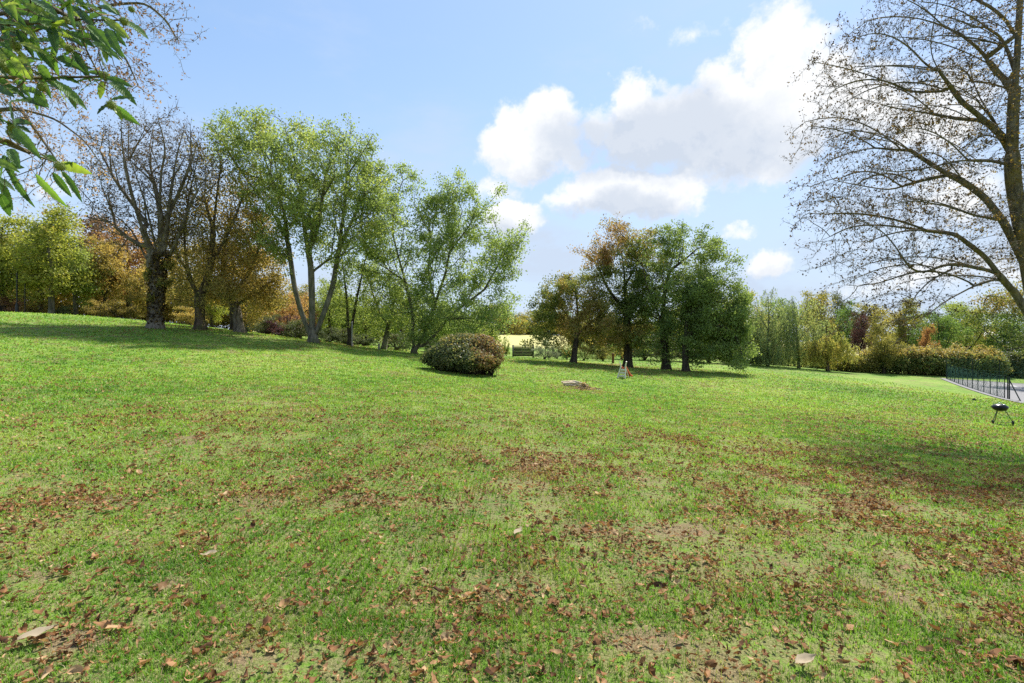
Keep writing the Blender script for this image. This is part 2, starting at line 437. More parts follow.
def clump_pts(rng, els, n, clump=10, sig=.45, shell=.6):
    vol = np.array([e[3]*e[4]*e[5] for e in els])**.8; nn = rng.multinomial(n, vol/vol.sum()); out = []
    for e, k in zip(els, nn):
        m = max(1, k//clump); v = unit(rng.normal(size=(m,3)))*(rng.uniform(0, 1, (m,1))**(shell*.5))
        c = np.array(e[:3])+v*np.array(e[3:6])
        j = rng.randint(0, m, k); out.append(c[j]+rng.normal(0, sig, (k,3)))
    return np.vstack(out)
def els_px(L, Y):
    """(col,row,rx,ry[,dY[,ry_depth]]) in photo units -> ellipsoids in metres"""
    out = []
    for e in L:
        dy = e[4] if len(e) > 4 else 0; yy = Y+dy; c = P(e[0], e[1], yy); rd = e[5] if len(e) > 5 else e[2]/F*yy*.9
        out.append((*c, e[2]/F*yy, rd, e[3]/F*yy))
    return out
def side_shoots(limbs, n, l0, l1, seed, up=.35, spread=38, ymin=0, ymax=300, ytop=0):
    # ascending side branches leaving the main limbs
    r_ = random.Random(seed); out = []
    while len(out) < n:
        l = r_.choice(limbs[1:]+limbs[:1]); i = r_.randrange(1, len(l)); t = r_.random()
        p = [tuple(q)+((0,) if len(q) == 2 else ()) for q in (l[i-1], l[i])]
        x0, y0, d0 = [p[0][k]*(1-t)+p[1][k]*t for k in range(3)]
        if not ymin < y0 < ymax: continue
        dx, dy = p[1][0]-p[0][0], p[1][1]-p[0][1]; L = math.hypot(dx, dy)+1e-6; a_ = math.atan2(dy, dx)+R(r_.choice((-1, 1))*r_.uniform(.5, 1.3)*spread); ln = r_.uniform(l0, l1); dd = r_.uniform(-2.2, 2.2)
        ux, uy = math.cos(a_), math.sin(a_)
        if y0+uy*ln-up*ln*.5 < ytop+abs(x0+ux*ln-limbs[0][-1][0])*.12: continue
        out.append([(x0+ux*ln*q, y0+uy*ln*q-up*ln*q*q*.5, d0+dd*q) for q in (0, .33, .66, 1)])
    return limbs+out
def make_tree(name, label, cat, seed, Y, base_px, limbs, clumps, n_att, leaf, bk='brown', R0=.35, r0=.012, step=.45, nleaf=20000,
              size=.17, spread=.35, tintf=None, twigs=0, twl=.5, group=None, world=None, keep=None, jit=.18, leafcnt=4, weep=None, aspect=.6,
              clump=10, bias=(0,0,.12), droop=.25, origin=None, depthj=1.0, sig=None, di=9, gap=0, barefrac=0.0):
    rng = np.random.RandomState(seed)
    if world is None:
        b = gp(base_px, Y)
        L = []
        for li, l in enumerate(limbs):
            pts = []
            dl = rng.uniform(-1, 1)*depthj*2.2
            for i, q in enumerate(l):
                dy = q[2] if len(q) > 2 else (0 if li == 0 else dl*i/len(l))
                pts.append(P(q[0], q[1], Y+dy))
            L.append(pts)
        L[0][0] = b-np.array((0,0,.15))
        els = els_px(clumps, Y)
    else:
        b, L, els = world; b = np.array(b, float); L = [[np.array(p, float) for p in l] for l in L]
    att = clump_pts(rng, els, n_att, clump, sig or step*1.1)
    gzz = b[2]+.5; att = att[att[:,2] > gzz]
    N, par = grow(rng, L, att, step, bias=bias, di=di, jit=jit)
    V, Fc, rad, cnt, tips = skeleton_mesh(N, par, R0, r0)
    # root flare
    hz = V[:,2]-b[2]; dx = V[:,:2]-b[:2]; rr = np.linalg.norm(dx, axis=1); m = (hz < 1.2)&(rr < R0*2.5)
    k = 1+.55*np.clip(1-(hz[m]+.1)/1.1, 0, 1)**2*(1+.35*np.sin(np.arctan2(dx[m,1], dx[m,0])*5)); V[m,:2] = b[:2]+dx[m]*k[:,None]
    root = thing(name, label, cat, tuple(b), group=group)
    V0 = V-b
    mesh_np('trunk', V0, [Fc], BK[bk], root, smooth=True)
    small = np.where(cnt <= leafcnt)[0]
    dirs = N-N[np.maximum(par, 0)]; dirs = unit(dirs)
    ends = None
    if twigs:
        src = np.repeat(small, twigs); a = N[src]
        dv = unit(dirs[src]*.7+rng.normal(0, .55, (len(src),3))+np.array((0,0,.1)))
        e = a+dv*(twl*rng.uniform(.4, 1.2, len(src)))[:,None]
        SV, SQ, ST = sticks(a, e, np.full(len(a), r0*.75)); ends = e
        mesh_np('twig_sprays', SV-b, [SQ, ST], BK[bk], root)
    if nleaf:
        if weep:
            L_, w_ = weep; ns = int(nleaf/26); src = small[rng.randint(0, len(small), ns)]
            ln = L_*rng.uniform(.35, 1.1, ns); ln = np.minimum(ln, N[src,2]-b[2]-.25); ln = np.maximum(ln, .2)
            dxy = rng.normal(0, w_, (ns,2)); t = rng.uniform(0, 1, (ns,26))
            C_ = N[src][:,None]+np.stack([dxy[:,0:1]*np.sqrt(t), dxy[:,1:2]*np.sqrt(t), -ln[:,None]*t], -1)
            C_ = C_.reshape(-1, 3)+rng.normal(0, .07, (ns*26,3)); clid = np.repeat(rng.uniform(0, 1, ns), 26)
            SV, SQ, ST = sticks(N[src], N[src]+np.concatenate([dxy, -ln[:,None]], 1), np.full(ns, .008))
            mesh_np('strands', SV-b, [SQ, ST], BK[bk], root)
        else:
            pool = N[small] if ends is None else np.vstack([ends, N[small]])
            wts = rng.gamma(.9, 1, len(pool))*np.clip((fbm(pool[:,0]*.55+9, pool[:,2]*.55+pool[:,1]*.3, seed+5, 3)-.3)*3.2, .38, 1.25); j = rng.choice(len(pool), nleaf, p=wts/wts.sum()); C_ = pool[j]+rng.normal(0, spread, (nleaf,3))*np.array((1,1,.75))
            clr = rng.uniform(0, 1, len(pool)); clid = clr[j]
        if keep is not None:
            pr = keep(C_); m = rng.uniform(0, 1, len(C_)) < pr; C_ = C_[m]; clid = clid[m]
        m = C_[:,2] > ground(C_[:,0], C_[:,1])+.12 if world is None else C_[:,2] > .12
        C_ = C_[m]; clid = clid[m]
        LV, LF = leaf_cards(rng, C_, size, aspect, droop)
        big = fbm(C_[:,0]*.5+C_[:,1]*.2, C_[:,2]*.5, seed, 2)
        t = .30*clid+.38*rng.uniform(0, 1, len(C_))+.32*np.clip((big-.5)*2+.5, 0, 1)
        if tintf is not None: t = t+tintf(C_)
        t = np.clip(t, 0, 1)
        mesh_np('crown', LV-b, [LF], LM[leaf], root, tint=np.concatenate([t, t]))
    return root

# ------------------------------------------------------------------ ground
def lawn_nodes(g, blade=False):
    geo = g.new('ShaderNodeNewGeometry').outputs['Position']
    p = g.vmath('MULTIPLY', geo, (1, 1, 0))
    big = g.noise(p, .10, 3, .5); mid = g.noise(p, 1.5, 5, .62, .4); fine = g.noise(p, 9, 4, .7); vf = g.noise(p, 55, 3, .7)
    c = g.ramp(g.math('ADD', g.math('MULTIPLY', mid, .55), g.math('MULTIPLY', big, .45)),
               [(.33,(.045,.115,.012)),(.44,(.10,.205,.022)),(.54,(.175,.27,.042)),(.66,(.26,.30,.085))])
    fv = g.math('MULTIPLY_ADD', fine, 1.0, .5)
    c = g.vmath('SCALE', c, scale=fv)
    dry = g.noise(p, 1.15, 6, .65, .6); dry2 = g.noise(p, .22, 3, .5)
    dm = g.smooth(g.math('ADD', g.math('MULTIPLY', dry, .7), g.math('MULTIPLY', dry2, .35)), .53, .65)
    straw = g.mix(g.smooth(vf, .35, .65), (.11,.075,.042,1), (.24,.18,.10,1))
    return g, p, c, dm, straw, fine, vf, mid
def make_lawn():
    m = bpy.data.materials.new('lawn'); m.use_nodes = True; g = NT(m.node_tree)
    b = m.node_tree.nodes['Principled BSDF']; b.inputs['Roughness'].default_value = .9; b.inputs['Specular IOR Level'].default_value = .1
    g, p, c, dm, straw, fine, vf, mid = lawn_nodes(g)
    # thatch and soil between the blades
    soil = g.mix(g.smooth(vf, .36, .64), (.085,.06,.03,1), (.25,.20,.11,1))
    d = g.vmath('LENGTH', p)
    nearf = g.smooth(d, 4, 26, .75, .08)
    c = g.mix(g.math('MULTIPLY', nearf, g.smooth(fine, .36, .54)), c, soil)
    c = g.mix(g.math('MULTIPLY', dm, .75), c, straw)
    at = g.new('ShaderNodeAttribute', attribute_name='litter')
    ab = g.new('ShaderNodeAttribute', attribute_name='bare')
    c = g.mix(g.math('MULTIPLY', g.smooth(g.math('MULTIPLY_ADD', fine, .9, ab.outputs['Fac']), .75, 1.25), .85), c, straw)
    sp = g.new('ShaderNodeTexVoronoi'); g.put(sp.inputs['Vector'], p); sp.inputs['Scale'].default_value = 6.0
    rim = g.smooth(g.noise(p, 5.5, 5, .75), .62, .40)
    lit = g.smooth(g.math('MULTIPLY_ADD', rim, .45, at.outputs['Fac']), .62, .95)
    lc = g.mix(g.smooth(vf, .35, .65), (.085,.045,.022,1), (.24,.15,.075,1))
    c = g.mix(g.math('MULTIPLY', lit, .8), c, lc)
    ff = g.smooth(p_len(g, p), 95, 130)      # the far sunlit field is drier and yellower
    c = g.mix(ff, c, g.mix(mid, (.38,.36,.13,1), (.48,.43,.18,1)))
    g.put(b.inputs['Base Color'], c)
    bm = g.new('ShaderNodeBump'); bm.inputs['Strength'].default_value = .7; bm.inputs['Distance'].default_value = .04
    g.put(bm.inputs['Height'], g.math('ADD', fine, g.math('MULTIPLY', vf, .6))); g.put(b.inputs['Normal'], bm.outputs[0])
    return m
def p_len(g, p): return g.vmath('LENGTH', p)
# where fallen leaves lie: (col,row,half width,half height,weight) as seen, kept as places on the land
PATCH = [(30,512,70,16,.6),(60,560,90,22,.35),(205,545,34,11,.9),(150,515,110,22,.5),(20,555,30,10,.6),(130,628,90,16,.6),(40,662,90,26,.6),
         (210,612,50,10,.7),(410,640,90,30,.45),(540,462,70,11,.95),(690,473,44,9,1.0),(600,485,90,12,.6),(760,462,80,14,.6),(830,480,150,26,.75),
         (930,505,130,26,.7),(980,560,60,30,.6),(1000,640,70,40,.8),(860,560,90,30,.35),(720,600,140,40,.35),(870,425,110,12,.45),(960,440,90,14,.6),
         (340,470,80,16,.35),(300,500,120,20,.4),(250,430,150,20,.18),(145,410,16,5,.8),(580,520,150,40,.35),(470,600,120,30,.3),(330,600,40,20,.25),
         (610,366,58,4.5,.95),(660,371,50,4,.5),(575,387,20,4,.6),(330,345,110,4,.35),(160,330,70,5,.4),(760,520,100,30,.4),(1010,480,60,20,.7),(700,440,90,8,.3)]
def density(x, y, z):
    px = 512+F*x/np.maximum(y, .5); py = 341-F*(z-EYE)/np.maximum(y, .5); s = np.zeros_like(x)
    for (a, b, rx, ry, w) in PATCH:
        q = ((px-a)/rx)**2+((py-b)/ry)**2; s = np.maximum(s, w*np.exp(-q*.9))
    s = np.where(y < .5, .3, s)
    n = fbm(x*.9, y*.9, 21, 4); n2 = fbm(x*3.1, y*3.1, 33, 3)
    return np.clip(s*(.25+1.6*np.clip((n-.35)*2.2, 0, 1))*np.clip((n2-.3)*2.8, 0, 1.3)+.05*np.clip((n-.4)*3, 0, 1), 0, 1)
BARE = [(325,595,80,20),(230,500,90,9),(130,498,100,9),(60,640,80,15),(600,480,60,7),(770,580,60,11),(640,640,60,12),(385,500,60,8),(430,515,45,7),(30,570,45,11),
        (900,600,50,12),(200,440,60,6),(480,548,60,9),(150,585,60,10),(700,530,60,8),(860,505,90,8),(950,418,40,4),(540,455,60,6),(410,640,60,14),(250,660,60,12)]
def bareness(x, y, z):
    px = 512+F*x/np.maximum(y, .5); py = 341-F*(z-EYE)/np.maximum(y, .5); s = np.zeros_like(x)
    for (a, b, rx, ry) in BARE:
        s = np.maximum(s, np.exp(-(((px-a)/rx)**2+((py-b)/ry)**2)*.8))
    s = np.where(y < .5, .3, s); n = fbm(x*2.2, y*2.2, 91, 4)
    return np.clip(s*1.1*np.clip((n-.3)*3, 0, 1.1), 0, 1)
def build_ground():
    rings = np.concatenate([[.15], .3*1.028**np.arange(0, 350)]); rings = rings[rings < 4500]
    K = 300; a = np.arange(K)*2*math.pi/K
    x = (rings[:,None]*np.sin(a)).ravel(); y = (rings[:,None]*np.cos(a)).ravel(); z = ground(x, y)
    V = np.concatenate([np.stack([x, y, z], 1), [[0, 0, gz(0, 0)]]]); i = np.arange(K); j = (i+1) % K; nr = len(rings)
    Q = np.vstack([np.stack([i+q*K, i+(q+1)*K, j+(q+1)*K, j+q*K], 1) for q in range(nr-1)])
    T = np.stack([i, j, np.full(K, nr*K)], 1)
    o = mesh_np('ground', V, [Q, T[:, ::-1]], make_lawn(), smooth=True)
    at = o.data.attributes.new('litter', 'FLOAT', 'POINT'); at.data.foreach_set('value', density(V[:,0], V[:,1], V[:,2]).astype(np.float32))
    at = o.data.attributes.new('bare', 'FLOAT', 'POINT'); at.data.foreach_set('value', bareness(V[:,0], V[:,1], V[:,2]).astype(np.float32))
    tag(o, kind='structure')
build_ground()

def build_grass():
    rng = np.random.RandomState(5); N = 1500000
    r = 1.5*np.exp(rng.uniform(0, 1, N)*math.log(80/1.5)); th = rng.uniform(R(-75), R(75), N)
    x = r*np.sin(th); y = r*np.cos(th)
    # tufts: pull blades towards clump centres
    cx = np.round(x/.055)*.055+.02*np.sin(x*71); cy = np.round(y/.055)*.055+.02*np.cos(y*67); pull = np.where(r < 12, .55*rng.uniform(0, 1, N), 0)
    x = x+(cx-x)*pull; y = y+(cy-y)*pull
    z = ground(x, y)
    d = density(x, y, z); worn = fbm(x*1.1, y*1.1, 55, 4)
    patch = fbm(x*3.3, y*3.3, 77, 3)
    keep = rng.uniform(0, 1, N) > np.clip(.45*d+.42*bareness(x, y, z)+np.clip((worn-.54)*4.5, 0, .7)+np.clip((patch-.54)*3.2, 0, .6), 0, .93)*np.clip(1.25-r/30, .2, 1)
    court = (x > 38)&(y > 30)
    keep &= ~court; keep &= rng.uniform(0, 1, N) < np.clip((80-r)/60, 0, 1)**1.5
    x, y, z, r = x[keep], y[keep], z[keep], r[keep]; n = len(x)
    h = (.012+.055*np.clip(fbm(x*2.6, y*2.6, 8, 3)-.15, .05, 1)*rng.uniform(.4, 1.7, n)+.0011*r)*rng.uniform(.6, 1.2, n)
    w = np.maximum(.0032, .0014*r)*rng.uniform(.7, 1.3, n)
    az = rng.uniform(0, 2*math.pi, n); lean = rng.uniform(.15, 1.3, n); t = rng.uniform(0, 1, n); flat = t > .86; lean[flat] = rng.uniform(1.2, 1.55, flat.sum())
    ux, uy = np.cos(az), np.sin(az); B = np.stack([x, y, z-.004], 1); side = np.stack([-uy, ux, 0*ux], 1)*w[:,None]*.5
    up = np.array((0,0,1.)); dirv = np.stack([ux*np.sin(lean), uy*np.sin(lean), np.cos(lean)], 1)
    dir0 = np.stack([ux*np.sin(lean*.45), uy*np.sin(lean*.45), np.cos(lean*.45)], 1)
    M = B+dir0*h[:,None]*.55; T = M+dirv*h[:,None]*.6
    V = np.stack([B-side, B+side, M+side*.75, M-side*.75, T], 1).reshape(-1, 3); i = np.arange(n)*5
    Q = np.stack([i, i+1, i+2, i+3], 1); Tr = np.stack([i+3, i+2, i+4], 1)
    m = bpy.data.materials.new('grass_blade'); m.use_nodes = True; g = NT(m.node_tree); tr_ = m.node_tree
    b = tr_.nodes['Principled BSDF']; b.inputs['Roughness'].default_value = .5; b.inputs['Specular IOR Level'].default_value = .25
    g, p, c, dm, straw, fine, vf, mid = lawn_nodes(g)
    at = g.new('ShaderNodeAttribute', attribute_name='tint').outputs['Fac']
    c = g.vmath('SCALE', c, scale=g.math('MULTIPLY_ADD', at, .75, 1.0))
    c = g.mix(g.math('MULTIPLY', g.smooth(at, .84, .89), g.smooth(g.vmath('LENGTH', p), 16, 5)), c, (.36,.29,.15,1))
    c = g.mix(g.math('MULTIPLY', dm, .6), c, (.36,.31,.13,1))
    g.put(b.inputs['Base Color'], c)
    tl = g.new('ShaderNodeBsdfTranslucent'); g.put(tl.inputs[0], g.vmath('MULTIPLY', c, (1.35,1.35,.7)))
    mx = g.new('ShaderNodeMixShader'); mx.inputs[0].default_value = .4
    g.l.new(b.outputs[0], mx.inputs[1]); g.l.new(tl.outputs[0], mx.inputs[2]); g.l.new(mx.outputs[0], tr_.nodes['Material Output'].inputs[0])
    o = mesh_np('grass', V, [Q, Tr], m, tint=np.concatenate([t, t]))
    tag(o, 'short patchy green grass covering the lawn', 'grass', kind='stuff')
build_grass()

def curled_leaves(rng, x, y, size, lift, nu=5, nv=2, flat=False):
    """curled dead leaflets on the land: n leaves of a (nu x nv+1) lattice"""
    n = len(x); z = ground(x, y); az = rng.uniform(0, 2*math.pi, n); curl = rng.uniform(-.6, 3.6, n); cup = rng.uniform(-.8, 1.5, n)
    roll = rng.normal(0, .45, n); pit = rng.normal(0, .3, n)
    if flat: curl = curl*0+.7; cup = cup*0+.35; roll = roll*0; pit = pit*0-.15; az = az*0+.5+rng.uniform(-.6, .6, n)
    U = np.linspace(-.5, .5, nu); W = np.linspace(-.5, .5, nv+1)
    prof = np.array([.12,.75,1.,.8,.08]) if nu == 5 else np.interp(np.linspace(0,1,nu), [0,.3,.6,1], [.1,.95,1,.05])
    wid = rng.uniform(.22, .5, n) if not flat else np.full(n, .5)
    P_ = np.zeros((n, nu, nv+1, 3))
    for i, u in enumerate(U):
        for j, w in enumerate(W):
            lx = np.where(np.abs(curl) < .05, u, np.sin(u*curl)/np.where(np.abs(curl) < .05, 1, curl)); lz = (1-np.cos(u*curl))/np.where(np.abs(curl) < .05, 1, curl)
            ww = w*prof[i]*wid
            P_[:,i,j,0] = lx; P_[:,i,j,1] = ww; P_[:,i,j,2] = lz+np.abs(ww)*cup+rng.normal(0, .02, n)
    P_ += rng.normal(0, .02 if flat else .06, P_.shape); P_ *= size[:,None,None,None]
    cr, sr = np.cos(roll), np.sin(roll); cp, sp_ = np.cos(pit), np.sin(pit); ca, sa = np.cos(az), np.sin(az)
    X, Y_, Z = P_[...,0], P_[...,1], P_[...,2]; e = lambda q: q[:,None,None]
    Y2 = Y_*e(cr)-Z*e(sr); Z2 = Y_*e(sr)+Z*e(cr); X2 = X*e(cp)+Z2*e(sp_); Z3 = -X*e(sp_)+Z2*e(cp)
    X4 = X2*e(ca)-Y2*e(sa); Y4 = X2*e(sa)+Y2*e(ca); Z3 = Z3-Z3.min(axis=(1,2), keepdims=True)
    V = np.stack([X4+e(x), Y4+e(y), Z3+e(z+lift)], -1).reshape(-1, 3)
    base = np.arange(n)*nu*(nv+1); q = []
    for i in range(nu-1):
        for j in range(nv):
            a = i*(nv+1)+j; q.append(np.stack([base+a, base+a+1, base+a+nv+2, base+a+nv+1], 1))
    return V, np.stack(q, 1).reshape(-1, 4), (nu-1)*nv
def build_litter():
    rng = np.random.RandomState(11); N = 2500000
    r = 1.8*np.exp(rng.uniform(0, 1, N)*math.log(55/1.8)); th = rng.uniform(R(-72), R(72), N); x = r*np.sin(th); y = r*np.cos(th)
    d = density(x, y, ground(x, y))
    k = (rng.uniform(0, 1, N) < (np.minimum(d, .34)*(.7+.6*(r > 6))+.075)*np.clip(.055+.021*r, 0, .46)*1.1)&~((x > 38)&(y > 30)); x, y, r = x[k], y[k], r[k]
    m = leafmat('litter', [(0,(.045,.024,.014)),(.22,(.13,.06,.027)),(.5,(.23,.115,.05)),(.78,(.34,.20,.10)),(1,(.44,.32,.18))], .12, .8, .15, gain=1.2)
    near = r < 13
    Vs, Qs, Ts = [], [], []; off = 0
    for msk, nu, nv in ((near, 5, 2), (~near, 3, 1)):
        n = int(msk.sum()); s = rng.gamma(2.1, .0125, n) + .010 + .0016*r[msk]; s = np.minimum(s, .095+.0016*r[msk])
        V, Q, kf = curled_leaves(rng, x[msk], y[msk], s, rng.uniform(.004, .03, n), nu, nv)
        Vs.append(V); Qs.append(Q+off); off += len(V); t = np.clip(rng.beta(1.6, 2.6, n)+.15*rng.uniform(0,1,n), 0, 1); Ts.append(np.clip(np.repeat(t, kf)+rng.normal(0, .09, n*kf), 0, 1))
    o = mesh_np('fallen_leaves', np.vstack(Vs), [np.vstack(Qs)], m, tint=np.concatenate(Ts), smooth=True)
    tag(o, 'brown curled dead leaves scattered over the grass', 'leaf litter', kind='stuff')
    print('litter leaves', len(x))
    # the few big pale leaves one can pick out
    pale = leafmat('pale_leaf', [(0,(.36,.28,.18)),(1,(.42,.35,.25))], .1, .8, .1, gain=1)
    for px, py, s, lab in ((38,645,.17,'large pale curled dead leaf on the grass at the bottom left'),
                           (518,537,.13,'pale dead leaf alone on green grass below the centre of the lawn'),
                           (806,671,.15,'pale curled dead leaf on the grass at the bottom right'),
                           (210,562,.14,'pale dead leaf lying at the front of a dark brown leaf patch'),):
        p = hit(px, py); V, Q, kf = curled_leaves(np.random.RandomState(px), np.array([p[0]]), np.array([p[1]]), np.array([s]), np.array([.05]), 7, 4, True)
        V = V-p; o = mesh_np('fallen_leaf', V, [Q], pale, tint=np.full(len(Q), .6), smooth=True); o.location = p
        tag(o, lab, 'leaf', 'large pale leaves on the lawn')
build_litter()

# ------------------------------------------------------------------ court, fence
def draped(name, poly_fn, us, vs, mat, lift):
    """a sheet over the land; poly_fn(u,v)->x,y"""
    U, W = np.meshgrid(us, vs, indexing='ij'); x, y = poly_fn(U.ravel(), W.ravel()); z = ground(x, y)+lift
    nu, nv = len(us), len(vs); i = np.arange(nu-1)[:,None]*nv+np.arange(nv-1)[None]; i = i.ravel()
    return mesh_np(name, np.stack([x, y, z], 1), [np.stack([i, i+nv, i+nv+1, i+1], 1)], mat, smooth=True)
FA = gp(947, 62)[:2]; FB = gp(1009, 40)[:2]; fdir = (FB-FA)/np.linalg.norm(FB-FA); fperp = np.array((-fdir[1], fdir[0]))
if fperp[0] < 0: fperp = -fperp
FL = np.linalg.norm(FB-FA)
def fpt(s, t): return FA[0]+fdir[0]*s+fperp[0]*t, FA[1]+fdir[1]*s+fperp[1]*t
asph = pmat('court_asphalt', (.16,.155,.155), .9, bump=.2, bscale=40, var=.12)
tag(draped('court_surface', fpt, np.linspace(-1, FL+14, 50), np.linspace(-.55, 26, 40), asph, .05), kind='structure')
line = pmat('white_paint', (.7,.7,.68), .8)
for (s0, s1, t0, t1) in ((0, FL+12, 5, 5.08), (0, FL+12, 18, 18.08), (3, 3.08, 5, 18), (10, 10.08, 5, 18)):
    tag(draped('court_line', fpt, np.linspace(s0, s1, 20), np.linspace(t0, t1, 3 if t1-t0 < 1 else 16), line, .058), kind='structure')
def wire_mesh(pts, h, gap=.12, r=.0045):
    """diamond wire between successive posts"""
    A, B = [], []
    for a, b in zip(pts[:-1], pts[1:]):
        L = np.linalg.norm((b-a)[:2]); n = int((L+h)/gap)
        for k in range(n):
            s = k*gap
            for sg in (1, -1):
                # line z = (x-s+h) or mirrored, clipped to the panel
                x0, z0 = s-h, 0.; x1, z1 = s, h
                if x0 < 0: z0 = -x0; x0 = 0
                if x1 > L: z1 = h-(x1-L); x1 = L
                if x1-x0 < .02: continue
                if sg < 0: x0, x1 = L-x0, L-x1
                u0, u1 = x0/L, x1/L
                A.append(a+(b-a)*u0+np.array((0,0,.05+z0))); B.append(a+(b-a)*u1+np.array((0,0,.05+z1)))
    A = np.array(A); B = np.array(B); return sticks(A, B+0*A, np.full(len(A), r))
grn = pmat('green_fence_coat', (.05,.13,.10), .9, spec=.05); gpost = pmat('dark_post', (.025,.035,.032), .8, spec=.1)
def wire_fence(name, label, a, b, n, h, top=True, group='wire fences of the court'):
    root = thing(name, label, 'fence', (0,0,0), group=group); ps = []
    for k in range(n):
        q = a+(b-a)*k/(n-1); p = np.array((q[0], q[1], gz(*q))); ps.append(p)
        mb = MB(); mb.tube([p-[0,0,.2], p+[0,0,h]], .032, 8); mb.tube([p+[0,0,h], p+[0,0,h+.03]], .045, 8)
        mb.build('post', gpost, root)
    V, Q, T = wire_mesh(ps, h-.1); mesh_np('wire_mesh', V, [Q, T], grn, root)
    mb = MB()
    for hh in (.06, h*.5, h-.04): mb.tube([p+[0,0,hh] for p in ps], .006, 4)
    mb.build('rail', grn, root)
    root.location = (0,0,0); return root
wire_fence('wire_fence', 'green wire fence with dark posts running along the lawn edge of the court', FA, FB-fdir*1.2, 12, 1.85)
c1 = np.array(fpt(-.5, 0)); c2 = np.array(fpt(-.5, 24))
wire_fence('wire_fence', 'green wire fence along the far end of the court before the dark hedge', c1, c2, 11, 2.6)
# gate posts with a diagonal stay
gt = thing('gate_post_frame', 'pair of dark posts with a diagonal stay at the near end of the wire fence', 'gate post', (0,0,0))
for s in (-.35, .1):
    q = np.array(fpt(FL+s, 0)); p = np.array((q[0], q[1], gz(*q))); mb = MB(); mb.tube([p-[0,0,.2], p+[0,0,1.75]], .042, 8); mb.build('post', gpost, gt)
q2 = np.array(fpt(FL+1.9, .25)); mb = MB(); mb.tube([p+[0,0,1.55], np.array((q2[0], q2[1], gz(*q2)))], .04, 6); mb.build('stay', gpost, gt)

# ------------------------------------------------------------------ barbecue
def ring(cx, cy, cz, r, tr, mb, k=28):
    a = np.linspace(0, 2*math.pi, k+1); mb.tube([(cx+r*math.cos(t), cy+r*math.sin(t), cz) for t in a], tr, 6, cap=False)
bp = hit(1000, 423.5)
blk = pmat('black_enamel', (.008,.008,.009), .3, spec=.3); leg_m = pmat('dull_metal', (.05,.06,.04), .6); chrome = pmat('chrome', (.6,.6,.6), .25, .9)
rub = pmat('rubber', (.02,.02,.02), .8)
bq = thing('kettle_barbecue', 'black round kettle barbecue on three splayed legs standing on the lawn near the fence', 'barbecue', tuple(bp), R(-8)); bq.scale = (.88, .88, 1.06)
mb = MB(); prof = [(0,.47),(.09,.475),(.18,.50),(.245,.545),(.285,.60),(.29,.615)]; mb.lathe(prof, k=32); mb.build('bowl', blk, bq, True)
mb = MB(); mb.lathe([(.297,.605),(.302,.618),(.295,.635),(.255,.685),(.18,.725),(.09,.745),(0,.75)], k=32); lid = mb.build('lid', blk, bq, True)
mb = MB(); mb.tube([(-.06,0,.742),(-.055,0,.79),(.055,0,.79),(.06,0,.742)], .011, 6); mb.build('handle', chrome, lid)
mb = MB(); mb.lathe([(0,.742),(.05,.738),(.05,.730)], (.10,-.10,0), 16); mb.build('vent', chrome, lid)
ft = []
for k, a in enumerate((200, 320, 80)):
    c, s = math.cos(R(a)), math.sin(R(a)); top = (.17*c, .17*s, .52); bot = (.42*c, .42*s, .03+(.05 if k < 2 else 0)); ft.append(bot)
    mb = MB(); mb.tube([top, bot], .014, 8); mb.build('leg', leg_m, bq)
for k in (0, 1):
    b = np.array(ft[k]); ax = unit(np.array((ft[1][0]-ft[0][0], ft[1][1]-ft[0][1], 0))); mb = MB(); mb.tube([b-ax*.02, b+ax*.02], .075, 18)
    wv = mb.build('wheel', rub, bq); mb = MB(); mb.tube([b-ax*.028, b+ax*.028], .03, 12); mb.build('hub', leg_m, wv)
mb = MB(); mb.tube([np.array(ft[0]), np.array(ft[1])], .008, 6); mb.build('axle', leg_m, bq)
# small dark lump
p = hit(974, 400); rng = np.random.RandomState(2); mb = MB()
prof = [(.20,0),(.19,.06),(.15,.14),(.09,.20),(.03,.23),(0,.235)]; mb.lathe(prof, k=14); V = mb.v[0]; V += rng.normal(0, .018, V.shape)
o = mb.build('soil_clod', pmat('dark_soil', (.018,.016,.013), .95, bump=.5, bscale=25, var=.4), None, True); o.location = p
tag(o, 'small dark lump on the grass between the barbecue and the wire fence', 'lump'); o.scale = (.6,)*3

# ------------------------------------------------------------------ toddler slide
sp_ = hit(622, 378); cream = pmat('cream_plastic', (.72,.66,.50), .45); redp = pmat('red_plastic', (.70,.13,.06), .45); pinkp = pmat('faded_red_plastic', (.62,.28,.20), .5)
sl = thing('toddler_slide', 'small cream and red toddler slide standing on the lawn before the trees', 'slide', tuple(sp_), R(-42)); sl.scale = (1.05, 1.0, 1.3)
for s in (-1, 1):
    mb = MB(); mb.tube([(s*.27,-.10,0),(s*.22,.05,.35),(s*.17,.16,.58)], .05, 8); mb.tube([(s*.17,.16,.58),(s*.19,.15,.72),(s*.25,.13,.88)], [.05,.045,.034], 8)
    mb.tube([(s*.17,.16,.58),(s*.2,.5,.06),(s*.2,.52,0)], .025, 6); mb.build('side_rail', cream, sl)
for k in range(3):
    t = .12+k*.16; mb = MB(); mb.box((0, -.05+t*.35, t), (.46-t*.22, .11, .095)); mb.build('step', cream, sl)
mb = MB(); pts = [(0,.16,.56),(0,.30,.53),(0,.55,.34),(0,.80,.16),(0,1.0,.08),(0,1.12,.07)]
for a, b in zip(pts[:-1], pts[1:]):
    for s, w_, hh in ((0,.30,0),(-.16,.03,.05),(.16,.03,.05)):
        a_, b_ = np.array(a), np.array(b); V = []
        for q in (a_, b_):
            for dx in (-w_/2, w_/2):
                for dz in (-.015, .02+hh): V.append(q+[s+dx, 0, dz])
        mb.add(V, [np.array([[0,1,3,2],[4,6,7,5],[0,4,5,1],[2,3,7,6],[0,2,6,4],[1,5,7,3]])])
mb.build('chute', redp, sl)

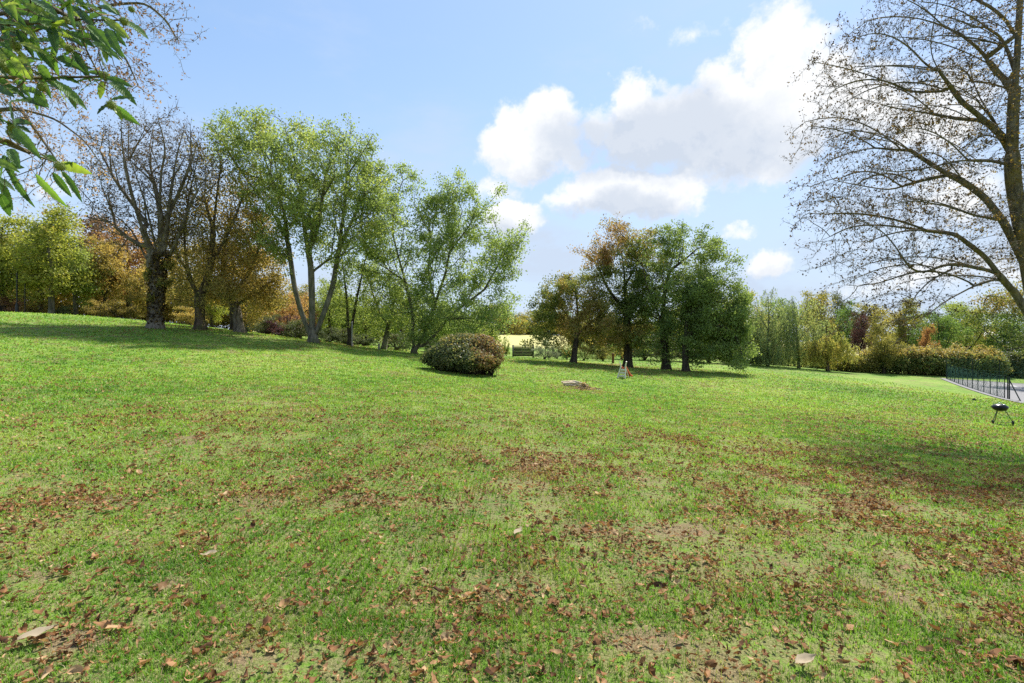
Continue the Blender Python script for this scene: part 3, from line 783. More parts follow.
# ------------------------------------------------------------------ cut wood and leaf heap
p = hit(569, 386); rng = np.random.RandomState(8); palew = pmat('pale_cut_wood', (.60,.48,.32), .85, bump=.4, bscale=18, var=.25)
o_ = thing('cut_branch_pile', 'low pile of pale cut branches lying on the lawn before the slide', 'branch pile', tuple(p))
for k in range(9):
    x0 = rng.uniform(-.45, .1); y0 = rng.uniform(-.2, .2); z0 = rng.uniform(.04, .26); mb = MB(); a = rng.normal(0, .2); L = rng.uniform(.5, .9)
    mb.tube([(x0, y0, z0), (x0+L*.5, y0+a*.4, z0+.04), (x0+L, y0+a, z0+rng.normal(0, .03))], [.06, .055, .035], 7); mb.build('branch', palew, o_)
p = hit(584, 389); n = 420; q = rng.normal(0, 1, (n,2))*[.32,.22]; C_ = np.stack([q[:,0], q[:,1], .02+.34*np.exp(-(q**2/[.08,.05]).sum(1))*rng.uniform(.4, 1, n)], 1)
LV, LF = leaf_cards(rng, C_, .16, .5, .0); t = rng.uniform(.3, 1, n)
o = mesh_np('dead_leaves', LV, [LF], leafmat('leaf_tan', [(0,(.10,.07,.04)),(1,(.30,.23,.14))], .15), tint=np.concatenate([t, t])); o.location = p
tag(o, 'small heap of tan dead leaves at the right end of the pale branch pile', 'leaf heap', kind='stuff')

# ------------------------------------------------------------------ small posts and structures far away
dkw = pmat('dark_timber', (.02,.019,.018), .8, bump=.3, bscale=20, var=.3); gw = pmat('grey_timber', (.20,.18,.16), .85, bump=.4, bscale=25, var=.3)
brw = pmat('brown_timber', (.16,.07,.03), .8, bump=.4, bscale=25, var=.3)
def post(name, label, px, Y, h, r, mat, cat='post', base=None, group=None):
    p = gp(px, Y); root = thing(name, label, cat, tuple(p), group=group)
    mb = MB(); mb.tube([(0,0,-.2),(0,0,h)], r, 10); mb.build('shaft', mat, root)
    mb = MB(); mb.lathe([(r*1.15,h),(r*1.1,h+.04),(0,h+.07)], k=10); mb.build('cap', mat, root)
    if base: mb = MB(); mb.lathe([(r*2.3,-.1),(r*2.3,base*.85),(r*1.6,base),(r,base+.1)], k=12); mb.build('base', mat, root)
    return root
blkp = pmat('black_paint', (.012,.012,.012), .5)
post('post', 'black post with a thick base at the far left edge of the lawn', 17, 56, 4.6, .07, blkp, base=1.15)
post('post', 'thin dark post right of the thick based black post at far left', 25, 57, 3.4, .05, blkp)
post('post', 'slim pale grey post standing among the trunks behind the poplar', 352, 44, 2.1, .045, pmat('grey_metal', (.3,.3,.29), .5, .3))
post('bollard', 'short pale wooden bollard at the lawn edge beside the leaning trunk', 379, 45, .5, .09, gw, 'bollard')
post('bollard', 'short brown wooden post on the grass strip behind the slide', 613, 57, 1.05, .14, brw, 'bollard')
# low timber shelter in the gap between the trees
p0 = gp(513.5, 60); p1 = gp(533, 60); W = p1[0]-p0[0]
sh = thing('timber_barrier', 'low dark timber barrier with a grey post in the gap before the yellow field', 'barrier', tuple(p0))
for k in range(6): mb = MB(); mb.box((W/2, .05, .12+k*.18), (W-.1, .03, .165)); mb.build('board', dkw, sh)
mb = MB(); mb.box((W/2, .04, 1.22), (W+.1, .22, .10)); mb.build('top_rail', pmat('pale_rail', (.42,.40,.33), .8), sh)
for x_, m_ in ((-.05, gw), (W+.02, dkw)): mb = MB(); mb.box((x_, -.06, .62), (.2, .18, 1.5)); mb.build('post', m_, sh)

wht = pmat('white_render', (.75,.75,.73), .8, var=.05); slate = pmat('grey_roof', (.16,.16,.17), .8, bump=.3, bscale=8, var=.2); glassm = pmat('window_glass', (.03,.035,.045), .1)
def house(label, px, Y, w, d, h, rh, roofm, rz=0):
    p = gp(px, Y); root = thing('house', label, 'house', tuple(p), rz)
    mb = MB(); mb.box((0,0,h/2-.2), (w, d, h+.4)); V = [(-w/2,-d/2,h),(-w/2,d/2,h),(-w/2,0,h+rh),(w/2,-d/2,h),(w/2,d/2,h),(w/2,0,h+rh)]
    mb.add(V, [np.array([[0,1,2]]), np.array([[3,5,4]])]); mb.build('wall', wht, root)
    mb = MB(); e = .35
    for s in (-1, 1):
        a = np.array([(-w/2-e, s*(d/2+e), h-e*rh/(d/2)), (w/2+e, s*(d/2+e), h-e*rh/(d/2)), (w/2+e, 0, h+rh), (-w/2-e, 0, h+rh)])
        mb.add(np.vstack([a+[0,0,.04], a+[0,0,.18]]), [np.array([[0,1,2,3],[4,7,6,5],[0,4,5,1],[2,6,7,3],[0,3,7,4],[1,5,6,2]])])
    rf = mb.build('roof', roofm, root); mb = MB(); mb.box((w*.3, 0, h+rh+.4), (.7,.7,1.2)); mb.build('chimney', pmat('brick', (.22,.09,.06), .85, var=.2), rf)
    for k in range(int(w/2.6)):
        x = -w/2+1.5+k*2.6; mb = MB(); mb.box((x, -d/2-.01, h*.55), (1.2,.06,1.2)); fr = mb.build('window', pmat('window_frame', (.7,.7,.7), .5), root)
        mb = MB(); mb.box((x, -d/2-.045, h*.55), (1.0,.02,1.0)); mb.build('pane', glassm, fr)
    return root
house('white walled low pavilion half hidden behind the trees near the slide', 597, 105, 9, 6, 1.9, 1.5, slate, R(6))
house('pale house seen through branches behind the court hedge', 985, 100, 10, 7, 4.0, 2.2, pmat('pale_roof', (.55,.55,.56), .7, var=.1), R(25))

# ------------------------------------------------------------------ hero trees
G1 = 'large trees on the left of the lawn'
make_tree('chestnut_tree', 'nearly bare tree with a thick dark burred trunk and pale rising limbs', 'tree', 1, 37, 155,
  side_shoots([[(155,330),(156,305),(157,285),(157,268)],
   [(157,268),(148,262),(140,245),(132,230),(120,218),(105,210),(85,203)],[(155,262),(145,235),(138,215),(132,195),(126,170),(122,145),(121,122)],
   [(126,165),(134,150),(140,138),(147,124)],[(158,258),(152,230),(146,205),(138,180),(128,155)],[(160,255),(161,230),(160,200),(161,170),(166,152),(163,135),(158,118)],
   [(163,258),(166,230),(170,200),(174,170),(178,150),(184,128)],[(165,262),(175,245),(182,225),(190,205),(200,185),(212,168)],
   [(146,247),(125,236),(112,222),(92,214)],[(150,228),(130,200),(115,180),(105,160),(95,140)],[(133,232),(122,245),(116,255)],[(161,215),(156,190),(150,165),(146,145)],
   [(168,215),(180,190),(190,165),(198,140)]], 34, 18, 40, 6, ytop=112, up=0.3, spread=30, ymax=245),
  [(120,165,34,40),(160,150,36,38),(190,170,26,40),(105,205,22,22),(150,190,45,40),(175,215,30,30),(155,235,30,16)], 2200, 'dead', 'grey', R0=.44, r0=.016, step=.40,
  nleaf=9000, size=.14, spread=.16, twigs=4, twl=.8, group=G1, leafcnt=3, clump=3, di=12)
# ivy / burrs on its trunk
def trunk_ivy(root, loc, pts, n, leaf, seed, size=.16, R_=.5):
    rng = np.random.RandomState(seed); pts = [P(*q)-loc for q in pts]; q = resample(pts, .1); j = rng.randint(0, len(q), n)
    a = rng.uniform(0, 2*math.pi, n); rr = R_*(1+.3*fbm(a*2, q[j,2]*1.2, seed, 2))*rng.uniform(.95, 1.25, n)
    C_ = q[j]+np.stack([np.cos(a)*rr, np.sin(a)*rr, rng.normal(0, .1, n)], 1); LV, LF = leaf_cards(rng, C_, size, .8, .3); t = rng.uniform(0, 1, n)
    mesh_np('ivy', LV, [LF], LM[leaf], root, tint=np.concatenate([t, t]))
last = [o for o in col.objects if o.get('label', '').startswith('nearly bare tree')][0]
trunk_ivy(last, np.array(last.location), [(156,322,37),(156,305,37),(157,285,37),(158,268,37),(163,252,37)], 2000, 'dead', 3, .17, .40)
for _i, (_p, _s) in enumerate((((163,285,36.8), .30), ((149,276,36.8), .24), ((166,268,37), .26), ((152,300,36.7), .22))):
    trunk_ivy(last, np.array(last.location), [_p, (_p[0]+2, _p[1]-5, _p[2])], 260, 'olive', 60+_i, .17, _s)
make_tree('chestnut_tree', 'brown leaved tree with a stout forked trunk right of the nearly bare tree', 'tree', 2, 39, 200,
  side_shoots([[(200,331),(200,310),(199,296)],[(199,296),(190,280),(186,260),(184,235),(188,200),(195,170),(200,145)],[(200,296),(208,278),(212,250),(214,220),(218,185),(222,160)],
   [(210,265),(225,240),(236,215),(245,190)],[(188,270),(176,255),(172,235)],[(214,230),(204,200),(206,170)]], 26, 14, 30, 9, up=0.3, spread=32, ymax=285),
  [(200,170,26,32),(225,195,30,38),(190,225,26,32),(215,245,38,30),(190,285,26,20),(218,290,30,16)], 1100, 'brn', 'brown', R0=.36, r0=.013, step=.42, nleaf=21000,
  size=.17, spread=.34, twigs=2, twl=.7, group=G1, keep=lambda C: np.clip(1.15-(C[:,2]-8.5)/7.5, .28, 1), clump=5, tintf=lambda C: -.10*(C[:,2]>9)+0)
make_tree('chestnut_tree', 'golden brown spreading tree with a leaning grey trunk left of the tall green poplar', 'tree', 3, 41, 240,
  [[(240,334),(238,318),(234,302),(230,290)],[(230,290),(222,270),(225,240),(232,210)],[(232,295),(248,275),(258,250),(264,225)],[(236,305),(255,292),(272,280)],[(228,285),(212,275),(200,262)]],
  [(235,215,28,30),(255,250,28,30),(262,285,24,20),(235,265,38,30),(242,295,34,12)], 900, 'brn', 'grey', R0=.36, r0=.014, step=.42, nleaf=24000, size=.17, spread=.36,
  twigs=1, twl=.6, group=G1, clump=6, keep=lambda C: np.clip(1.25-(C[:,2]-8)/8, .35, 1), tintf=lambda C: .08*(C[:,0]>-20.5))
make_tree('chestnut_tree', 'brown leaved tree with two dark trunks behind the leaning grey trunk', 'tree', 31, 46, 234,
  [[(233,333),(233,312),(232,298)],[(232,298),(224,280),(214,262)],[(232,298),(244,282),(256,262)],[(246,333),(245,318),(246,300),(252,285)]],
  [(222,270,26,28),(250,275,28,26),(205,290,24,20),(262,300,20,14)], 500, 'brn', 'dark', R0=.32, r0=.016, step=.5, nleaf=11000, size=.19, spread=.4, group=G1, clump=7)
make_tree('poplar_tree', 'tall airy light green tree with several rising stems, tallest on the lawn', 'tree', 4, 40, 313,
  side_shoots([[(313,343),(312,320),(312,300),(311,265),(306,240),(303,215),(300,180),(292,150),(285,128)],
   [(312,338),(306,325),(300,308),(294,285),(291,262),(288,240),(280,225),(268,205),(255,190),(240,170),(225,145),(212,125)],
   [(311,272),(325,262),(335,250),(350,240),(368,225),(378,210)],[(315,335),(325,310),(333,285),(337,260),(340,240),(345,200),(348,160),(350,132)],
   [(309,250),(318,230),(322,200),(326,170),(335,145)],[(288,240),(284,210),(272,180),(262,150),(255,128)],[(338,250),(355,215),(365,185),(368,160)],[(303,210),(288,195),(272,185)],
   [(291,262),(278,245),(262,238)]], 58, 18, 40, 4, ytop=118, up=0.4, spread=32),
  [(228,142,24,20),(258,130,28,16),(262,165,38,30),(300,165,30,34),(338,140,22,20),(352,158,26,28),(345,200,36,34),(305,215,36,26),(370,200,16,22),(360,232,26,16),(378,222,18,22),(330,225,30,22),(265,205,22,20),(278,218,22,14),(325,245,26,14),(315,185,60,40)],
  2300, 'pop', 'pop', R0=.35, r0=.018, step=.42, nleaf=52000, size=.18, spread=.25, twigs=2, twl=.6, group=G1, clump=4, bias=(0,0,.25))
make_tree('willow_tree', 'broad light green multi stemmed tree behind the round bush', 'tree', 5, 45, 414,
  side_shoots([[(414,355),(413,335),(413,320),(410,300),(405,280),(398,255),(392,230),(395,200),(403,180)],
   [(415,350),(422,338),(428,325),(436,300),(445,275),(450,250),(455,215),(452,190)],[(418,349),(435,335),(450,315),(470,300),(490,285),(506,265)],
   [(417,349),(428,325),(436,305),(428,270),(432,230),(438,200)],[(450,250),(470,225),(478,205)],[(485,288),(498,265),(505,245)],[(405,280),(388,270),(378,255)],[(450,318),(475,318),(495,320)]], 52, 16, 36, 5, ytop=172, up=0.3, spread=34, ymax=325),
  [(402,190,18,18),(395,225,26,30),(430,210,26,30),(458,205,22,24),(475,222,18,18),(440,255,40,28),(500,250,16,16),(480,275,32,18),(462,300,44,22),(495,315,22,18),(440,325,42,20),(390,270,26,24),(415,300,34,24)],
  2200, 'will', 'pop', R0=.24, r0=.017, step=.45, nleaf=54000, size=.19, spread=.29, twigs=2, twl=.6, group=G1, clump=7, bias=(0,0,.2))
G2 = 'slender trees in the understory behind the poplar'
make_tree('understory_tree', 'thin twin trunked yellow green tree between the poplar and the leaning trunk', 'tree', 6, 47, 350,
  [[(348,347),(348,325),(347,300),(344,275),(342,255)],[(349,340),(353,320),(356,300),(362,275),(366,255)]],
  [(345,262,22,18),(366,270,18,20),(340,300,20,16),(362,305,20,14)], 350, 'lime', 'dark', R0=.22, r0=.014, step=.5, nleaf=5200, size=.18, spread=.42, group=G2)
make_tree('understory_tree', 'leaning pale trunked yellow green tree left of the broad multi stemmed tree', 'tree', 7, 48, 383,
  [[(382,350),(386,335),(391,318),(394,300),(396,275)],[(391,318),(402,305),(412,300)],[(388,325),(378,310),(372,290),(366,270)],[(394,300),(402,282),(408,262)]],
  [(392,272,22,20),(372,290,18,16),(405,300,22,14),(385,318,24,10)], 380, 'lime', 'pop', R0=.22, r0=.014, step=.5, nleaf=6500, size=.18, spread=.4, group=G2)
G3 = 'trees clustered behind the slide'
make_tree('chestnut_tree', 'small yellowing tree with a thin dark trunk, leftmost of the cluster behind the slide', 'tree', 8, 48, 573,
  [[(573,363),(575,348),(578,325),(577,300),(574,282)],[(577,330),(565,312),(555,298)],[(578,320),(590,305),(596,292)],[(577,335),(590,322),(598,318)]],
  [(568,295,28,16),(548,300,16,16),(552,322,20,18),(590,305,18,20),(575,322,30,18),(540,335,10,10),(598,335,14,10)], 800, 'oakb', 'dark', R0=.27, r0=.014, step=.45, nleaf=22000, size=.18, spread=.28, twigs=2,
  group=G3, clump=8, tintf=lambda C: np.where(C[:,0] < 4.2, -.2, .08))
make_tree('chestnut_tree', 'taller tree with brown top leaves and a stout dark trunk just behind the slide', 'tree', 9, 50, 628,
  side_shoots([[(628,368),(628,345),(627,325),(626,300),(624,270),(620,245)],[(627,320),(640,300),(650,280)],[(626,310),(610,292),(600,272),(596,255)],[(625,285),(638,262),(640,240)],[(627,335),(612,325),(600,318)]], 26, 12, 26, 7, ytop=230, up=0.2, spread=45, ymax=325),
  [(620,243,26,18),(602,262,18,20),(640,250,22,24),(622,275,32,22),(608,305,26,20),(640,305,24,24),(618,335,34,12),(650,280,16,24)], 1200, 'oakb', 'dark', R0=.42, r0=.014, step=.45, nleaf=36000, size=.19, spread=.28, twigs=2,
  group=G3, clump=7, tintf=lambda C: np.where(C[:,2] > EYE+7.2, np.where(C[:,0] < 11, .28, .0), np.where(C[:,2] < EYE+1.6, .14, -.22)))
make_tree('oak_tree', 'large dark green oak with forked dark limbs in the middle of the tree cluster', 'tree', 10, 48, 667,
  side_shoots([[(667,371),(665,350),(664,335),(663,325)],[(663,325),(655,305),(646,285),(642,262)],[(664,328),(675,315),(690,303),(704,288),(716,270)],[(663,318),(664,295),(670,268),(676,245)],[(690,303),(708,305),(726,300)],[(670,270),(690,255),(700,245)]], 28, 12, 28, 8, ytop=232, up=0.1, spread=50, ymax=325),
  [(660,250,20,20),(690,250,26,20),(712,270,24,24),(668,285,34,30),(700,300,32,24),(730,300,18,20),(655,315,22,20),(655,345,22,10),(685,330,30,16),(740,290,10,10)], 1500, 'oak', 'dark', R0=.38, r0=.014, step=.45, nleaf=44000, size=.19, spread=.28, twigs=2,
  group=G3, clump=8)
make_tree('oak_tree', 'dark green oak whose right branches droop to the grass, rightmost of the cluster', 'tree', 11, 46, 686,
  [[(686,373),(685,350),(686,325),(690,305)],[(686,335),(705,325),(725,325),(738,338),(742,355)],[(686,320),(702,300),(715,282)],[(685,345),(672,338),(662,335)],[(715,325),(725,345),(738,365)]],
  [(715,318,30,20),(732,335,18,20),(738,362,15,8,-1.5),(741,367,11,4,-2.5),(746,358,7,8,-2),(724,352,20,10),(705,345,24,12),(735,305,14,16),(700,300,22,18),(748,350,5,10)], 1000, 'oak', 'dark', R0=.30, r0=.014, step=.45, nleaf=34000, size=.19, spread=.28, twigs=2,
  group=G3, clump=8)
# weeping birches at the far side
G4 = 'weeping trees along the far side'
make_tree('weeping_birch', 'tall dark green weeping tree, leftmost of the weeping group', 'tree', 12, 66, 768,
  [[(768,369),(768,345),(769,315),(768,294)],[(768,330),(758,312),(754,300)],[(769,320),(780,305),(783,298)]],
  [(768,308,9,16),(758,325,12,14),(780,325,12,16),(766,340,20,14)], 420, 'weep', 'pop', R0=.16, r0=.012, step=.5, nleaf=16000, size=.20, weep=(4.4,.75), group=G4, aspect=.4, droop=1.0)
make_tree('weeping_birch', 'olive weeping tree with a forked top, middle of the weeping group', 'tree', 13, 67, 799,
  [[(799,369),(798,345),(796,315),(792,296)],[(797,325),(806,308),(808,300)],[(798,340),(812,325),(818,318)]],
  [(792,306,8,12),(806,312,10,12),(815,325,12,12),(790,332,16,16),(806,342,16,10)], 420, 'weep', 'pop', R0=.16, r0=.012, step=.5, nleaf=16000, size=.20, weep=(4.2,.75), group=G4, aspect=.4, droop=1.0, tintf=lambda C: .18*(C[:,0]>37.5))
make_tree('weeping_birch', 'low golden weeping tree, rightmost of the weeping group', 'tree', 14, 65, 828,
  [[(828,370),(827,355),(826,338)],[(827,352),(838,342)],[(827,350),(818,342)]],
  [(826,340,10,8),(838,348,10,8),(816,345,9,8)], 220, 'weepy', 'brown', R0=.18, r0=.014, step=.4, nleaf=11000, size=.19, weep=(2.4,.6), group=G4, aspect=.4, droop=1.0)

# ------------------------------------------------------------------ right hand bare tree (near)
Yr = 16
def _sweeps_first(main):
    # long thin side branches leaving the main limbs
    r_ = random.Random(12); out = []
    for k in range(60):
        l = r_.choice([q for q in main[1:] if q[0][0] <= 1060 and q[-1][0] < 1010]); i = r_.randrange(1, len(l)-1) if len(l) > 3 else 1; t_ = r_.random()
        p = [tuple(q)+((0,) if len(q) == 2 else ()) for q in (l[i-1], l[i])]
        x0, y0, d0 = [p[0][c_]*(1-t_)+p[1][c_]*t_ for c_ in range(3)]
        if x0 < 855 or y0 < -30: continue
        L_ = r_.uniform(45, 105); s_ = r_.uniform(-30, 18)+(y0-150)*.05; q_ = r_.uniform(-16, -3); dd = r_.uniform(-1.7, 1.7)
        out.append([(x0-L_*t, y0+s_*t+q_*4*t*(1-t), d0+dd*t) for t in (0, .2, .4, .6, .8, 1)])
    return main+out
make_tree('bare_chestnut_tree', 'large nearly bare tree with mossy trunk and arching limbs at the right edge', 'tree', 15, Yr, 1088,
  _sweeps_first([[(1088,452),(1076,420),(1058,372),(1038,332),(1021,302),(1010,285)],
   [(1014,292),(1002,278),(985,256),(968,243),(955,233),(925,230,.5),(895,226,1),(874,224,1.3),(850,226,1.6),(830,236,1.8)],
   [(1000,275),(990,270),(960,264,-.4),(945,264,-.6),(925,272,-.8),(912,270,-1),(903,258,-1.1),(895,245,-1.3),(882,230,-1.5),(865,222,-1.7),(846,210,-1.8)],
   [(1008,284),(997,278),(975,285,-.5),(950,298,-.9),(930,312,-1.2),(910,328,-1.4),(893,345,-1.6)],
   [(955,267,-.6),(930,280,-1),(915,295,-1.4),(908,312,-1.6),(890,325,-1.8)],
   [(1040,335),(1034,300),(1024,262),(1003,220),(985,197),(965,182,.2),(945,172,.3),(930,163,.3),(915,153,.4),(903,145,.5),(895,138,.5),(874,132,.6),(850,130,.7),(828,140,.8)],
   [(910,150,.4),(890,149,.2),(874,147,0),(850,152,-.2),(830,160,-.4)],
   [(1034,300),(1024,240),(1018,210),(1013,180),(1012,150),(1013,110),(1016,75),(1018,40),(1020,0),(1022,-50),(1020,-110)],
   [(1013,155),(1002,135),(985,120),(975,112,-.3),(960,100,-.6),(950,85,-.8),(940,72,-1),(933,60,-1),(930,48,-1),(932,30,-1),(936,12,-1),(940,-15,-1)],
   [(940,72,-1),(925,64,-1.2),(915,52,-1.3),(905,42,-1.4),(895,25,-1.5)],
   [(1014,95),(1008,82),(995,70),(985,55,.5),(975,45,.7),(960,33,.9),(945,27,1),(930,12,1.1),(915,0,1.2)],
   [(1018,40),(1005,18),(990,6),(970,-4,.5),(950,-20,.8),(930,-40,1)],
   [(1000,133),(988,110),(978,95),(973,80),(968,60),(960,45)],
   [(1016,75),(1008,50),(1000,36),(985,26,-.6),(965,28,-.8),(945,33,-1)],
   [(1003,220),(975,215,-.8),(945,205,-1.3),(915,200,-1.7),(885,205,-2),(855,215,-2.2),(835,230,-2.3)],
   [(950,174,.3),(920,180,1.0),(890,190,1.4),(860,185,1.8),(835,180,2.0)],
   [(1013,165),(990,160,-1),(960,160,-1.5),(925,168,-1.8),(895,172,-2),(862,165,-2.2)],
   [(985,120),(955,118,.8),(925,112,1.2),(895,108,1.5),(868,100,1.7)],
   [(950,90,-.8),(925,92,-.4),(900,90,0),(875,80,.4)],
   [(1022,0),(1050,-60),(1090,-120)],[(1030,300),(1060,240),(1100,180),(1130,120)],[(1052,360),(1080,300),(1130,260)]]),
  [(850,75,26,34,0,2),(880,40,36,36,0,2.5),(930,30,50,40,0,3),(835,130,26,34,0,2),(870,120,50,40,0,2.5),(925,110,60,50,0,3),(985,90,40,70,0,3),
   (822,200,14,26,0,1.5),(850,190,40,40,0,2.5),(900,190,50,40,0,3),(960,200,50,40,0,3),(845,240,34,28,0,2),(890,250,46,30,0,2.5),(940,255,46,26,0,2.5),(870,285,34,22,0,1.8),(905,300,34,16,0,1.5),
   (990,150,40,50,0,3),(1000,-40,80,50,0,3),(1080,60,60,120,0,3),(1090,200,50,60,0,3),(1000,240,30,40,0,2.5)],
  6500, 'dead', 'near', R0=.27, r0=.0055, step=.18, jit=.07, nleaf=30000, size=.072, spread=.05, twigs=3, twl=.28, leafcnt=2, clump=2, bias=(-.05,0,.02), di=14, sig=.3, aspect=.55,
  tintf=lambda C: np.where(C[:,0] > 14.3, .35, -.05))
# ------------------------------------------------------------------ top left bare tree
make_tree('bare_chestnut_tree', 'bare twiggy tree reaching in over the top left corner behind the green leaves', 'tree', 16, 14, -190,
  [[(-190,400),(-185,300),(-175,200),(-160,130)],[(-160,130),(-110,95),(-60,62),(0,40,.3),(60,20,.4),(110,4,.4),(145,2,.4),(165,18,.4),(178,40,.4)],
   [(-150,140),(-90,120),(-40,112),(20,108),(55,118),(85,140),(102,165)],[(-160,120),(-100,40),(-50,0),(10,-20),(70,-35),(120,-30)],[(60,20,.4),(95,30,.2),(125,55,0),(138,85,0)],[(20,108),(50,150),(70,180)],
   [(-160,130),(-230,40),(-290,-30)],[(0,40,.3),(30,70,.5),(45,95,.6)]],
  [(60,5,50,26,0,1.5),(125,5,44,22,0,1.5),(165,25,20,22,0,1),(110,55,34,28,0,1.5),(20,60,50,50,0,1.5),(40,125,44,24,0,1.2),(85,160,30,26,0,1),(30,180,30,20,0,1),(-60,60,80,80,0,2.5),(-230,0,90,70,0,3)],
  3400, 'pink', 'near', R0=.2, r0=.0055, step=.18, nleaf=17000, size=.085, spread=.07, twigs=2, twl=.24, leafcnt=2, clump=2, di=14, sig=.28, aspect=.45,
  tintf=lambda C: np.where(C[:,2] > EYE+7.2, -.35, .1))
# ------------------------------------------------------------------ leafy tree past the court at right
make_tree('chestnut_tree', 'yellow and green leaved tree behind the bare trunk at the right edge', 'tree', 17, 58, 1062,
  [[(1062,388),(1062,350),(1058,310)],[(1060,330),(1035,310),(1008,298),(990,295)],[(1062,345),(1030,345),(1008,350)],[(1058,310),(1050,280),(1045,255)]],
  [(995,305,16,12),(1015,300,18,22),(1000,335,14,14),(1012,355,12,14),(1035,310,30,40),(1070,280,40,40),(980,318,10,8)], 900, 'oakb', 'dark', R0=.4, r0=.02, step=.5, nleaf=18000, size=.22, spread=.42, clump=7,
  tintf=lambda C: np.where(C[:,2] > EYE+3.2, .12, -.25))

# ------------------------------------------------------------------ background trees: three built kinds, copied
def proto(seed, kind):
    rng = np.random.RandomState(seed)
    if kind == 'round':
        L = [[(0,0,-.2),(0.1,0,1.2),(0,.1,2.6)],[(0,.1,2.6),(-1.2,0,4),(-2,0,6)],[(0,.1,2.6),(1.2,.4,4.2),(2,.3,6)],[(0,.1,2.6),(.1,-.8,5),(0,-.3,8)]]
        E = [(0,0,7,2.6,2.6,2.4),(-2,0,5.2,2.0,2.0,1.8),(2.1,.3,5.4,2.0,2.0,1.8),(0,-1.6,5,2.2,1.6,1.6),(0.3,1.5,5.5,2,1.6,1.6),(0,0,3.4,3,2.5,1.1)]
    elif kind == 'tall':
        L = [[(0,0,-.2),(0.1,0,2),(0,.1,4)],[(0,.1,4),(-.9,0,6),(-1.2,0,8)],[(0,.1,4),(.9,.4,6.2),(1.2,.3,8.5)],[(0,.1,4),(.1,-.3,7),(0,-.1,10)]]
        E = [(0,0,9,1.6,1.6,2.0),(-1.2,0,7,1.5,1.5,2),(1.2,.3,7.4,1.6,1.6,2),(0,-1,5.4,1.8,1.5,1.6),(0,.8,4.4,2,1.6,1.4)]
    else:
        L = [[(0,0,-.2),(-.2,0,.6),(-.5,.1,1.4)],[(0,0,.2),(.6,.1,1.2),(1.2,.3,2.4)],[(-.3,0,1),(-1.4,0,2),(-2,0,3)],[(0,0,.3),(.1,-.5,2),(0,-.3,4)]]
        E = [(0,0,2.8,2.4,1.8,1.6),(-1.7,0,2.0,1.6,1.4,1.3),(1.8,.3,2.1,1.7,1.4,1.4),(0,-1,1.4,2.4,1.3,.9)]
    return L, E
PROTO = {}
def bg_tree(kind, leaf, label, px, Y, h, wscale=1.0, bk='dark', group='trees beyond the lawn', name='tree', cat='tree', seed=0, dz=0):
    key = (kind, seed % 2)
    b = gp(px, Y)
    hn = {'round': 9.4, 'tall': 11.0, 'bushy': 4.4}[kind]
    if key not in PROTO:
        L, E = proto(seed, kind); n = {'round': 9500, 'tall': 8500, 'bushy': 7500}[kind]
        r = make_tree(name, label, cat, 100+seed*7+len(PROTO), 0, 0, None, None, {'round':520,'tall':460,'bushy':330}[kind], leaf, bk, R0=.24, r0=.02, step=.5 if kind != 'bushy' else .35,
                      nleaf=n, size=.24 if kind != 'bushy' else .17, spread=.42 if kind != 'bushy' else .28, world=((0,0,0), L, E), clump=10, leafcnt=5)
        for c in r.children:
            for s in c.material_slots: mt = s.material; s.link = 'OBJECT'; s.material = mt
        PROTO[key] = r
    else:
        r = copy_tree(PROTO[key])
    r.name = name
    for k_ in ('label', 'category', 'group'): r[k_] = {'label': label, 'category': cat, 'group': group}[k_]
    for c in r.children:
        if c.name.startswith('crown'): c.material_slots[0].material = LM[leaf]
        else: c.material_slots[0].material = BK[bk]
    s = h/hn; r.scale = (s*wscale, s*wscale, s); r.rotation_euler = (0, 0, random.Random(px*7+seed).uniform(0, 6.28)); r.location = (b[0], b[1], b[2]-.1+dz)
    return r
B = bg_tree
LG = 'trees behind the left end of the lawn'
B('round','yel','yellow green tree at the far left edge behind the black posts', 2, 60, 11.5, .95, group=LG, seed=0)
B('round','yel','bright yellow green tree above the black posts', 40, 60, 12.6, .9, 'pop', LG, seed=1)
B('tall','yel','yellow green tree with a pale slanting trunk right of the black posts', 52, 57, 11.2, 1.15, 'pop', LG, seed=0)
B('round','lime','lime and yellow tree above the dark low shrub at far left', 76, 60, 10.4, .85, 'pop', LG, seed=1)
B('round','olive','olive tree in the second row behind the bright yellow trees', 22, 72, 12.5, 1.0, group=LG, seed=0)
B('round','brn','brown tree left of the thick burred trunk', 106, 62, 9.6, .85, group=LG, seed=0)
B('tall','ora','orange brown tree rising behind the thick burred trunk', 128, 66, 12.0, 1.2, group=LG, seed=1)
B('round','brn','golden brown tree right behind the thick burred trunk', 150, 62, 8.5, .85, group=LG, seed=1)
B('tall','pink' ,'pinkish brown thin tree left of the burred trunk', 96, 68, 13.0, 1.2, group=LG, seed=0)
B('round','brn','brown tree between the burred trunk and the stout forked trunk', 180, 60, 8.8, .85, group=LG, seed=0)
B('round','yel','yellow tree behind the stout forked trunk', 212, 64, 6.6, .9, group=LG, seed=1)
B('round','yel','golden tree behind the leaning grey trunk', 262, 62, 6.2, .9, group=LG, seed=0)
B('bushy','ora','rusty orange shrub left of the poplar stems', 282, 56, 4.6, .9, 'dark', LG, 'shrub', 'shrub', seed=0)
B('bushy','ora','tall pinkish orange shrub close left of the poplar stems', 296, 60, 5.4, .8, 'dark', LG, 'shrub', 'shrub', seed=1)
B('round','lime','lime green tree behind the poplar stems', 330, 60, 7.2, .8, group=LG, seed=0)
B('round','lime','pale lime tree between the twin trunks and the leaning trunk', 366, 62, 6.4, .8, group=LG, seed=1)
B('round','lime','pale lime tree right of the leaning trunk', 402, 64, 6.8, .85, group=LG, seed=0)
B('round','will','green tree hidden behind the broad multi stemmed tree', 445, 66, 7.0, .9, group=LG, seed=1)
